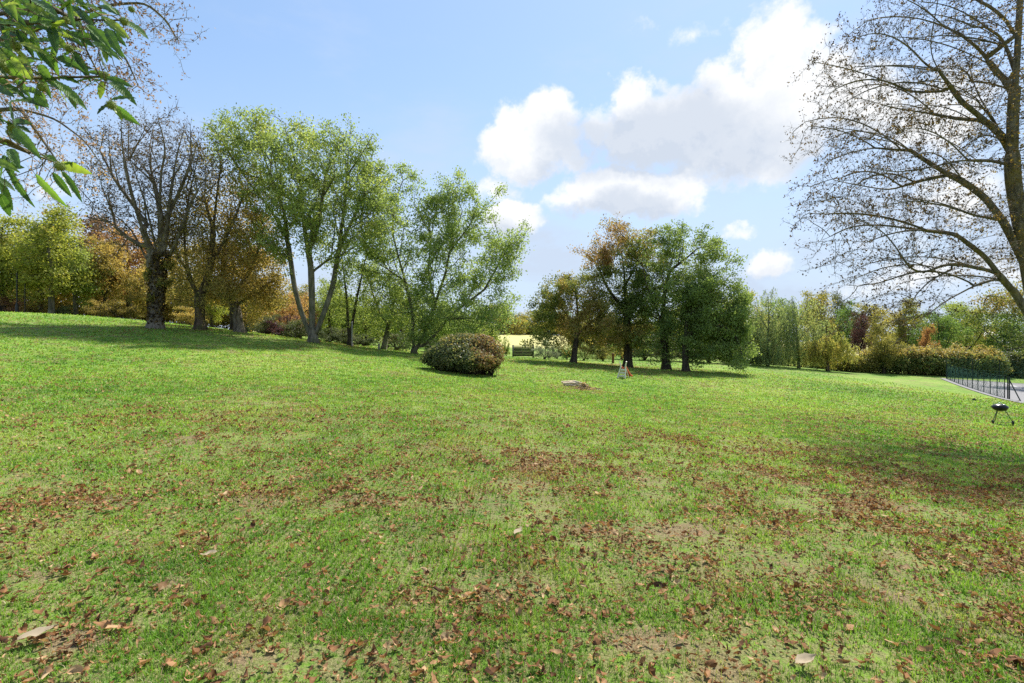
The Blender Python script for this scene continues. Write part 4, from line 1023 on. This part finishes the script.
B('bushy','lime','pale green shrub low behind the round bush', 474, 58, 4.0, .8, 'dark', LG, 'shrub', 'shrub', seed=0)
B('round','olive','olive tree in the second row behind the lime trees', 300, 78, 7.5, 1.1, group=LG, seed=0)
B('round','will','green tree in the second row behind the lime trees', 350, 80, 7.5, 1.2, group=LG, seed=1)
# low dark shrubs along the left edge
LS = 'low dark shrubs along the left edge of the lawn'
for k, (px, Y, h, lf, lab) in enumerate([(65,57.5,1.2,'dkg','small dark low shrub right of the slanting pale trunk'),(250,52,1.6,'dkg','dark low shrub right of the leaning grey trunk'),(268,50,2.0,'dkg','dark low shrub below the rusty orange shrub'),
      (286,49,2.2,'pur','dark reddish low shrub left of the poplar stems'),(300,48,1.9,'dkg','dark low shrub at the left foot of the poplar stems'),(330,50,1.6,'dkg','dark low shrub right of the poplar stems'),
      (345,52,1.6,'dkg','dark low shrub left of the slim pale post'),(364,52,1.4,'dkg','dark low shrub between the pale post and leaning trunk'),(396,51,1.7,'dkg','dark low shrub right of the leaning trunk'),
      (430,54,2.0,'dkg','dark low shrub behind the broad tree stems'),(190,54,2.0,'brn','brown low shrub left of the stout forked trunk'),(120,58,2.2,'brn','brown low shrub left of the burred trunk'),(8,60,2.4,'pink','pinkish brown low shrub at the far left edge'),(35,60,2.0,'brn','brown low shrub between the black posts and pale trunks')]):
    B('bushy', lf, lab, px, Y, h, 1.6, 'dark', LS, 'shrub', 'shrub', seed=k % 2)
# centre gap and behind the cluster
CG = 'shrubs behind the tree cluster'
B('bushy','silver','silvery grey shrub right of the dark timber barrier', 545, 58, 2.2, .95, 'grey', CG, 'shrub', 'shrub', seed=0)
B('bushy','lime','pale green shrub left of the dark timber barrier', 506, 60, 2.2, .5, 'grey', CG, 'shrub', 'shrub', seed=1)
B('bushy','grn','bright green shrub left of the thin dark trunk', 567, 60, 1.9, .7, 'dark', CG, 'shrub', 'shrub', seed=1)
B('bushy','weep','grey green shrub right of the thin dark trunk', 584, 60, 2.0, .9, 'dark', CG, 'shrub', 'shrub', seed=0)
B('bushy','olive','tan shrub left of the brown wooden post', 603, 61, 1.9, .9, 'dark', CG, 'shrub', 'shrub', seed=1)
B('bushy','dkg','dark shrub behind the silvery grey shrub', 557, 61, 2.0, .8, 'dark', CG, 'shrub', 'shrub', seed=1)
for k, (px, lf, lab, h) in enumerate([(622,'grn','green shrub between the brown post and stout trunk',2.0),(645,'dkg','dark shrub left of the middle oak trunk',2.6),(664,'dkg','dark shrub hidden behind the middle oak trunk',2.7),(686,'dkg','dark shrub behind the drooping oak trunk',2.7),
      (708,'dkg','dark shrub right of the drooping oak trunk',2.8),(730,'dkg','dark shrub behind the drooping oak branches',3.0),(748,'dkg','dark shrub left of the weeping trees',2.8)]):
    B('bushy', lf, lab, px, 66, h*1.35, 1.0, 'dark', CG, 'shrub', 'shrub', seed=k % 2)
B('round','weepy','yellowish tree left of the weeping trees behind the oak', 742, 72, 9.5, .75, group=CG, seed=0)
B('round','olive','olive tree behind the middle of the oak cluster', 700, 80, 8.0, 1.0, group=CG, seed=1)
B('round','brn','golden tree behind the stout dark trunk', 606, 84, 6.6, 1.0, group=CG, seed=0)
FG = 'far trees beyond the yellow field'
for k, (px, Y, h, lf, lab) in enumerate([(500,230,13,'olive','far olive tree at the left of the yellow field'),(512,250,11,'grn','far green tree in line above the yellow field'),(523,240,9,'olive','far small olive tree above the dark timber barrier'),
      (536,250,12,'grn','far green tree right of the far small olive tree'),(550,245,14,'olive','far olive tree behind the thin yellowing tree'),(566,250,13,'grn','far green tree behind the thin dark trunk'),(585,240,12,'grn','far green tree above the white pavilion'),(605,245,12,'olive','far olive tree above the pavilion roof'),
      (480,240,13,'grn','far green tree behind the broad multi stemmed tree'),(640,240,14,'grn','far green tree behind the stout dark trunk'),(690,230,15,'olive','far olive tree behind the oaks')]):
    B('bushy', lf, lab, px, Y, h+1.5, 1.3, 'dark', FG, seed=k % 2, dz=-1.8)
# right side background
RG = 'trees behind the right side hedge'
B('round','olive','olive tree rising behind the weeping group', 815, 82, 11.4, .8, group=RG, seed=0)
B('round','grn','rounded bright green tree right of the weeping group', 842, 84, 9.8, .85, group=RG, seed=1)
B('round','pur','dark purple leaved tree beside the rounded green tree', 860, 76, 8.2, .55, group=RG, seed=0)
B('tall','dkg','dark conifer like tree top behind the rounded green tree', 838, 105, 13.4, .7, group=RG, seed=1)
B('round','olive','golden brown tree standing left of the long hedge', 884, 68, 6.9, .85, group=RG, seed=1)
B('tall','olive','olive brown tree behind the golden brown tree', 905, 84, 10.2, 1.2, group=RG, seed=0)
B('round','grn','green tree right of the golden brown tree', 938, 76, 8.6, .85, group=RG, seed=0)
B('round','lime','lime tree behind the red leaved shrub', 920, 86, 9.6, 1.0, group=RG, seed=1)
B('bushy','red','orange red leaved shrub showing above the hedge', 928, 71, 6.4, .35, 'dark', RG, 'shrub', 'shrub', seed=0)
B('round','lime','lime yellow tree left of the pale house', 966, 84, 10.4, 1.0, group=RG, seed=0)
B('round','brn','orange tinted tree in front of the pale house', 978, 92, 9.0, .7, group=RG, seed=1)
B('round','grn','dark green tree right of the pale house', 1010, 80, 9.0, 1.0, group=RG, seed=0)
B('round','olive','olive tree at the right edge beyond the court', 1045, 84, 10.5, 1.0, group=RG, seed=1)
B('round','olive','far olive tree between the purple tree and the golden brown tree', 870, 110, 11.5, 1.1, group=RG, seed=0)
B('tall','grn','tall green tree far behind the red leaved shrub', 950, 120, 12.5, 1.5, group=RG, seed=1)
B('round','grn','far green tree behind the weeping group', 780, 100, 11.0, 1.2, group=RG, seed=0)
for k, (px, Y, lf, lab) in enumerate([(1090,70,'grn','green tree outside the right of the court'),(-60,60,'yel','yellow tree outside the far left'),(-110,55,'olive','olive tree further outside the far left')]):
    B('round', lf, lab, px, Y, 11, 1.0, group='trees just outside the view', seed=k)

# ------------------------------------------------------------------ hedge and bushes: leafy shells with twiggy cores
def shell(name, label, cat, els, n, size, leaf, seed, core=True, tintf=None, group=None, loc=None, aspect=.65, twigs=0, mats=None):
    """els: ellipsoids (x,y,z,rx,ry,rz) in world space"""
    rng = np.random.RandomState(seed); E = np.array(els); loc = np.array(loc if loc is not None else E[0,:3]*[1,1,0]+[0,0,gz(E[0,0], E[0,1])])
    area = (E[:,3]*E[:,4]*E[:,5])**(2/3); j = rng.choice(len(E), n, p=area/area.sum()); v = unit(rng.normal(size=(n,3)))
    lum = 1+.20*(fbm(v[:,0]*3+j*3.1, v[:,2]*3+v[:,1]*2, seed, 3)-.5)*2; rr = lum*(1-rng.uniform(0, 1, n)**2*.34)*np.where(rng.uniform(0, 1, n) < .07, rng.uniform(1.03, 1.2, n), 1)
    C_ = E[j,:3]+v*E[j,3:6]*rr[:,None]; inside = np.zeros(n, bool)
    for k in range(len(E)): q = (((C_-E[k,:3])/E[k,3:6])**2).sum(1); inside |= (q < .42)&(k != j)
    m = ~inside&(C_[:,2] > ground(C_[:,0], C_[:,1])+.08); C_ = C_[m]; v = v[m]
    k2 = rng.randint(0, len(C_), len(C_)//3); C2 = C_[k2]-v[k2]*E[j[m][k2],3:6]*.22; C2[:,2] = np.maximum(C2[:,2], ground(C2[:,0], C2[:,1])+.1)
    LV, LF = leaf_cards(rng, C_, size, aspect, .1, normal=v); LV2, LF2 = leaf_cards(rng, C2, size*2.0, .9, .1, normal=v[k2]); nA = len(C_); C_ = np.vstack([C_, C2])
    i4 = np.arange(len(C_))*4; LV = np.vstack([LV, LV2]); LF = np.concatenate([np.stack([i4, i4+1, i4+2], 1), np.stack([i4, i4+2, i4+3], 1)])
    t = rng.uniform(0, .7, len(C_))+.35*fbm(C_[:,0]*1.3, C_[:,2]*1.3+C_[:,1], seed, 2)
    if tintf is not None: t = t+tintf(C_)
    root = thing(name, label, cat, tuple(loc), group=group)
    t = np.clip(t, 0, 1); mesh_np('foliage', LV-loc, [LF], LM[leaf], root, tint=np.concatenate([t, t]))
    # branches inside
    n2 = 26*len(E); jj = rng.randint(0, len(E), n2); b = E[jj,:3]+unit(rng.normal(size=(n2,3)))*E[jj,3:6]*.95
    a = E[jj,:3]*[1,1,0]; a[:,2] = ground(a[:,0], a[:,1])-.05; a[:,:2] += rng.normal(0, .15, (n2,2)); b[:,2] = np.maximum(b[:,2], a[:,2]+.3)
    SV, SQ, ST = sticks(a, b, np.full(n2, .03)); mesh_np('branches', SV-loc, [SQ, ST], BK['dark'], root)
    return root
bb = gp(463, 29.5); s = 29.5/F
def be(px, py, rx, ry, dy=0, rd=None): c = P(px, py, 29.5+dy); return (c[0], c[1], c[2], rx*s, (rd or rx*.8)*s, ry*s)
LM['bush'] = leafmat('leaf_bush', [(0,(.03,.045,.02)),(.35,(.075,.10,.042)),(.6,(.15,.155,.065)),(.78,(.20,.18,.07)),(.88,(.18,.125,.055)),(1,(.21,.13,.065))], .28, gain=1.3)
shell('round_bush', 'wide rounded bush with dark green leaves turning red brown on its right', 'bush',
      [be(458,354,32,18),be(440,357,19,11,.2),be(462,346,24,13,.4),be(482,351,21,17,.3),be(490,358,14,12),be(470,360,28,11,-.8),be(447,362,16,8,-.5),be(478,344,16,10,.8)], 17000, .13, 'bush', 41,
      tintf=lambda C: -.10+.62*np.clip((C[:,0]+2.55+.5*(fbm(C[:,0]*1.5, C[:,2]*1.5, 5, 2)-.5))*.9, 0, .75)+.35*np.clip((C[:,2]-(bb[2]+1.65))*1.1, 0, .6), loc=bb)
def hedge_els(x0, x1, Y0, Y1, h, n, rng, rx=1.5, ry=1.2):
    out = []
    for k in range(n):
        t = (k+.5)/n; px = x0+(x1-x0)*t; Y = Y0+(Y1-Y0)*t+rng.uniform(-.4, .4); g_ = gp(px, Y); hh = h*rng.uniform(.8, 1.12)
        out.append((g_[0], g_[1], g_[2]+hh*.5, rx*rng.uniform(.85, 1.25), ry, hh*.52))
    return out
rg = np.random.RandomState(4)
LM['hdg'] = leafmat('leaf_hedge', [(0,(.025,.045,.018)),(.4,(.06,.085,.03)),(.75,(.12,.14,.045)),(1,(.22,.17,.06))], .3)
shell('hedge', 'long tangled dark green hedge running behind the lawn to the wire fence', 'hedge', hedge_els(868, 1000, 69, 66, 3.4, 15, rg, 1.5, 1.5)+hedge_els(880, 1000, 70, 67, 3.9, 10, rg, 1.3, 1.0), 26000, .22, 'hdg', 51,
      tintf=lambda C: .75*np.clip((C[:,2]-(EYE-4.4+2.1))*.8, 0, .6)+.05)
shell('hedge', 'dark hedge at the far end of the court', 'hedge', hedge_els(1000, 1075, 68, 66, 3.2, 10, rg, 1.6, 1.4), 12000, .22, 'dkg', 52)
shell('hedge', 'yellowish low hedge in front of the weeping group', 'hedge', hedge_els(832, 872, 68, 68.5, 2.1, 6, rg, 1.2, 1.1), 8000, .18, 'olive', 53)
shell('hedge', 'dark low hedge in the gap beneath the weeping trees', 'hedge', hedge_els(748, 836, 72, 72, 3.0, 12, rg, 1.4, 1.2), 12000, .22, 'dkg', 54)
shell('hedge', 'golden brown leafy thicket behind the stout forked and leaning grey trunks', 'hedge', hedge_els(140, 300, 74, 74, 6.0, 14, rg, 2.3, 1.8), 22000, .30, 'brn', 55)
shell('hedge', 'lime green thicket behind the poplar and broad multi stemmed tree', 'hedge', hedge_els(300, 490, 78, 78, 5.4, 16, rg, 2.3, 1.8), 22000, .30, 'lime', 57)
shell('hedge', 'olive thicket behind the cluster of trees near the slide', 'hedge', hedge_els(572, 765, 80, 80, 5.6, 15, rg, 2.3, 1.8), 20000, .30, 'olive', 58)
shell('hedge', 'brown leafy hedge behind the yellow trees at far left', 'hedge', hedge_els(-90, 140, 76, 78, 6.5, 18, rg, 2.6, 1.8), 26000, .30, 'brn', 56)
# ------------------------------------------------------------------ sweet chestnut branch close by at top left
LMc = bpy.data.materials.new('sweet_chestnut_leaf'); LMc.use_nodes = True
def _sc():
    g = NT(LMc.node_tree); t = LMc.node_tree; b = t.nodes['Principled BSDF']; b.inputs['Roughness'].default_value = .42; b.inputs['Specular IOR Level'].default_value = .4
    uv = g.new('ShaderNodeUVMap'); s3 = g.new('ShaderNodeSeparateXYZ'); g.l.new(uv.outputs[0], s3.inputs[0])
    v = g.math('ABSOLUTE', g.math('SUBTRACT', s3.outputs[1], .5))
    ph = g.math('FRACT', g.math('MULTIPLY', g.math('SUBTRACT', s3.outputs[0], g.math('MULTIPLY', v, .28)), 15))
    vein = g.math('MAXIMUM', g.smooth(v, .035, .012), g.smooth(g.math('ABSOLUTE', g.math('SUBTRACT', ph, .5)), .09, .02))
    at = g.new('ShaderNodeAttribute', attribute_name='tint').outputs['Fac']
    c = g.ramp(at, [(0,(.022,.055,.016)),(.45,(.055,.115,.024)),(.8,(.12,.20,.035)),(1,(.28,.32,.06))])
    geo = g.new('ShaderNodeNewGeometry').outputs['Position']
    c = g.mix(g.math('MULTIPLY', g.smooth(g.noise(geo, 28, 4, .6), .6, .75), .4), c, (.22,.15,.05,1))
    c = g.mix(g.math('MULTIPLY', vein, .55), c, (.20,.28,.09,1)); g.put(b.inputs['Base Color'], c)
    bm = g.new('ShaderNodeBump'); bm.inputs['Strength'].default_value = .5; bm.inputs['Distance'].default_value = .003; g.put(bm.inputs['Height'], vein); g.put(b.inputs['Normal'], bm.outputs[0])
    tr = g.new('ShaderNodeBsdfTranslucent'); g.put(tr.inputs[0], g.vmath('MULTIPLY', c, (1.9,2.1,.8))); mx = g.new('ShaderNodeMixShader'); mx.inputs[0].default_value = .4
    g.l.new(b.outputs[0], mx.inputs[1]); g.l.new(tr.outputs[0], mx.inputs[2]); g.l.new(mx.outputs[0], t.nodes['Material Output'].inputs[0])
_sc()
def sweet_chestnut():
    rng = np.random.RandomState(77); k = 3.104
    Z = [(150,60,75,35),(150,75,100,88),(160,80,175,150),(200,60,150,95),(240,30,290,70),(250,80,220,40),(270,75,345,140),(280,90,345,165),(300,90,385,160),(330,90,390,130),(310,160,330,215),(380,60,460,100),(370,45,300,0),
         (240,0,180,20),(130,0,170,30),(0,85,90,110),(0,110,60,130),(60,130,140,150),(90,135,140,172),(0,150,60,180),(0,240,40,290),(60,160,100,230),(60,250,90,290),(120,200,155,235),(200,150,165,95),(210,150,262,150),(220,160,180,180),
         (240,155,215,205),(180,240,250,250),(170,250,270,325),(190,260,240,330),(180,262,210,320),(320,240,230,245),(320,242,235,272),(330,240,412,262),(320,250,310,300),(340,250,420,300),(330,235,258,208),(345,320,300,345),
         (350,330,430,372),(340,310,420,290),(350,325,380,368),(110,280,150,322),(120,285,112,332),(130,270,175,258),(40,380,95,372),(45,390,95,405),(40,395,120,470),(50,400,95,440),(30,390,0,360),(20,400,60,432),(30,460,60,510),
         (20,480,0,545),(30,530,100,632),(0,560,40,642),(10,480,50,560),(185,510,278,522),(185,515,240,498),(190,530,256,616),(165,535,222,604),(110,540,202,630),(170,500,128,470),(0,600,32,665),(20,205,75,215),(30,210,60,262),(0,180,45,165),
         (85,45,45,20),(60,40,20,70),(60,10,30,40),(210,20,250,60),(10,20,60,5),(-30,60,40,60),(-30,200,30,240),(-40,320,10,370),(-40,420,20,440),(90,215,60,190),(270,60,330,30),(150,10,120,45)]
    for q in range(150):
        x, y = rng.uniform(-260, 130) if q < 85 else rng.uniform(-40, 330), rng.uniform(-60, 560) if q < 85 else rng.uniform(-60, 210); a = rng.uniform(0, 2*math.pi) if x < -60 else rng.uniform(-.4, 1.5); L = rng.uniform(62, 105)
        if x > 40 and y > 330: continue
        Z.append((x, y, x+L*math.cos(a), y+L*math.sin(a)))
    base = gp(-420, 2.7); base[0] = -5.2
    root = thing('sweet_chestnut_tree', 'near sweet chestnut branch of long toothed green leaves in the top left corner', 'tree', tuple(base))
    # leaf lattice
    nu = 25; V, Fq, T, UV = [], [], [], []; off = 0; att = []
    for (x0, y0, x1, y1) in Z:
        Y = 2.45+rng.uniform(-.28, .28); a = P(x0/k, y0/k, Y); e = P(x1/k, y1/k, Y+rng.uniform(-.07, .07)); att.append(a)
        d = e-a; L = np.linalg.norm(d); d = d/L; n = unit(np.array((rng.normal(0, .5), -1.0, .7+rng.normal(0, .4)))); u = unit(np.cross(d, n)); n = np.cross(u, d)
        w = max(.12*L, .020)*rng.uniform(.85, 1.1); bend = rng.uniform(.05, .22)*L; fold = rng.uniform(.1, .5)
        P_ = []
        for i in range(nu):
            t = i/(nu-1); half = w*(math.sin(math.pi*min(1, t**.8*.98+.02))**.75)*(1.0 if i % 2 else .84); half = max(half, .001)
            c = a+d*L*t-n*bend*(t-.3)**2*1.0+np.array((0,0,-.10*L*t*t)); wav = .10*half*math.sin(i*1.1+L*90)
            for q, s in enumerate((-1, -.5, 0, .5, 1)): P_.append(c+u*half*s+n*(abs(s)*half*fold+wav*s)); UV.append((t, .5+s*.5))
        V.append(np.array(P_)); b0 = []
        for i in range(nu-1):
            for q in range(4): r0_ = off+i*5+q; b0.append((r0_, r0_+1, r0_+6, r0_+5))
        Fq.append(np.array(b0)); T += [np.clip(rng.beta(.9, 1.1), 0, 1)]*len(b0); off += nu*5
    V = np.vstack(V); Fq = np.vstack(Fq); o = mesh_np('leaves', V-base, [Fq], LMc, root, tint=np.array(T), smooth=True)
    uvl = o.data.uv_layers.new(name='UVMap'); uvl.data.foreach_set('uv', np.array(UV, np.float32)[Fq.ravel()].ravel())
    # wood: trunk out of frame on the left, a limb, then shoots to every leaf foot
    att = np.array(att); top = np.array((-5.2, 2.7, 3.9))
    limbs = [[base-[0,0,.2], base+[0,0,1.6], base+[.05,0,2.8], top, top+[-.1,.2,2.5]], [top-[0,0,.6], P(-330, -60, 2.6), P(-180, -30, 2.5), P(-60, 5, 2.5), P(10, 24, 2.45), P(70, 18, 2.45), P(120, 20, 2.45)],
             [P(-180, -30, 2.5), P(-100, 60, 2.5), P(-40, 75, 2.5), P(30, 78, 2.5), P(100, 76, 2.45)], [P(-100, 60, 2.5), P(-50, 120, 2.5), P(0, 140, 2.5), P(55, 162, 2.45)]]
    N, par = grow(rng, limbs, att, .05, di=30, dk=.5, iters=50, bias=(0,0,0), jit=.08)
    SV, SF, rad, cnt, tips = skeleton_mesh(N, par, .026, .0016); TV, TF = tube(resample([base-[0,0,.2], base+[0,0,1.6], base+[.05,0,2.8], top, top+[-.1,.2,2.5]], .2), np.linspace(.20, .11, len(resample([base-[0,0,.2], base+[0,0,1.6], base+[.05,0,2.8], top, top+[-.1,.2,2.5]], .2))), 12)
    mesh_np('trunk', np.vstack([SV, TV])-base, [np.vstack([SF, TF+len(SV)])], BK['near'], root, smooth=True)
    gb = pmat('burr_green', (.22,.28,.05), .7)
    for q, (x, y, r) in enumerate([(50,140,.026),(12,207,.034),(215,150,.020),(325,235,.024),(345,325,.024),(130,270,.023),(185,515,.026),(40,395,.026),(385,65,.022),(205,62,.018),(408,28,.016)]):
        c = P(x/k, y/k, 2.38); n = 420; v = unit(rng.normal(size=(n,3))); A = c+v*r*.62; Bq = c+unit(v+rng.normal(0, .18, (n,3)))*r*rng.uniform(.9, 1.12, (n,1))
        SV, SQ, ST = sticks(A, Bq, np.full(n, r*.035)); mb = MB(); pr = [(r*.68*math.sin(t), -r*.68*math.cos(t)) for t in np.linspace(0, math.pi, 11)]; mb.lathe(pr, tuple(c), 16)
        V = np.vstack([SV, mb.v[0]]); Q2 = mb.f[4][0]+len(SV); mesh_np('burr', V-base, [np.vstack([SQ, Q2]), ST], gb, root)
sweet_chestnut()
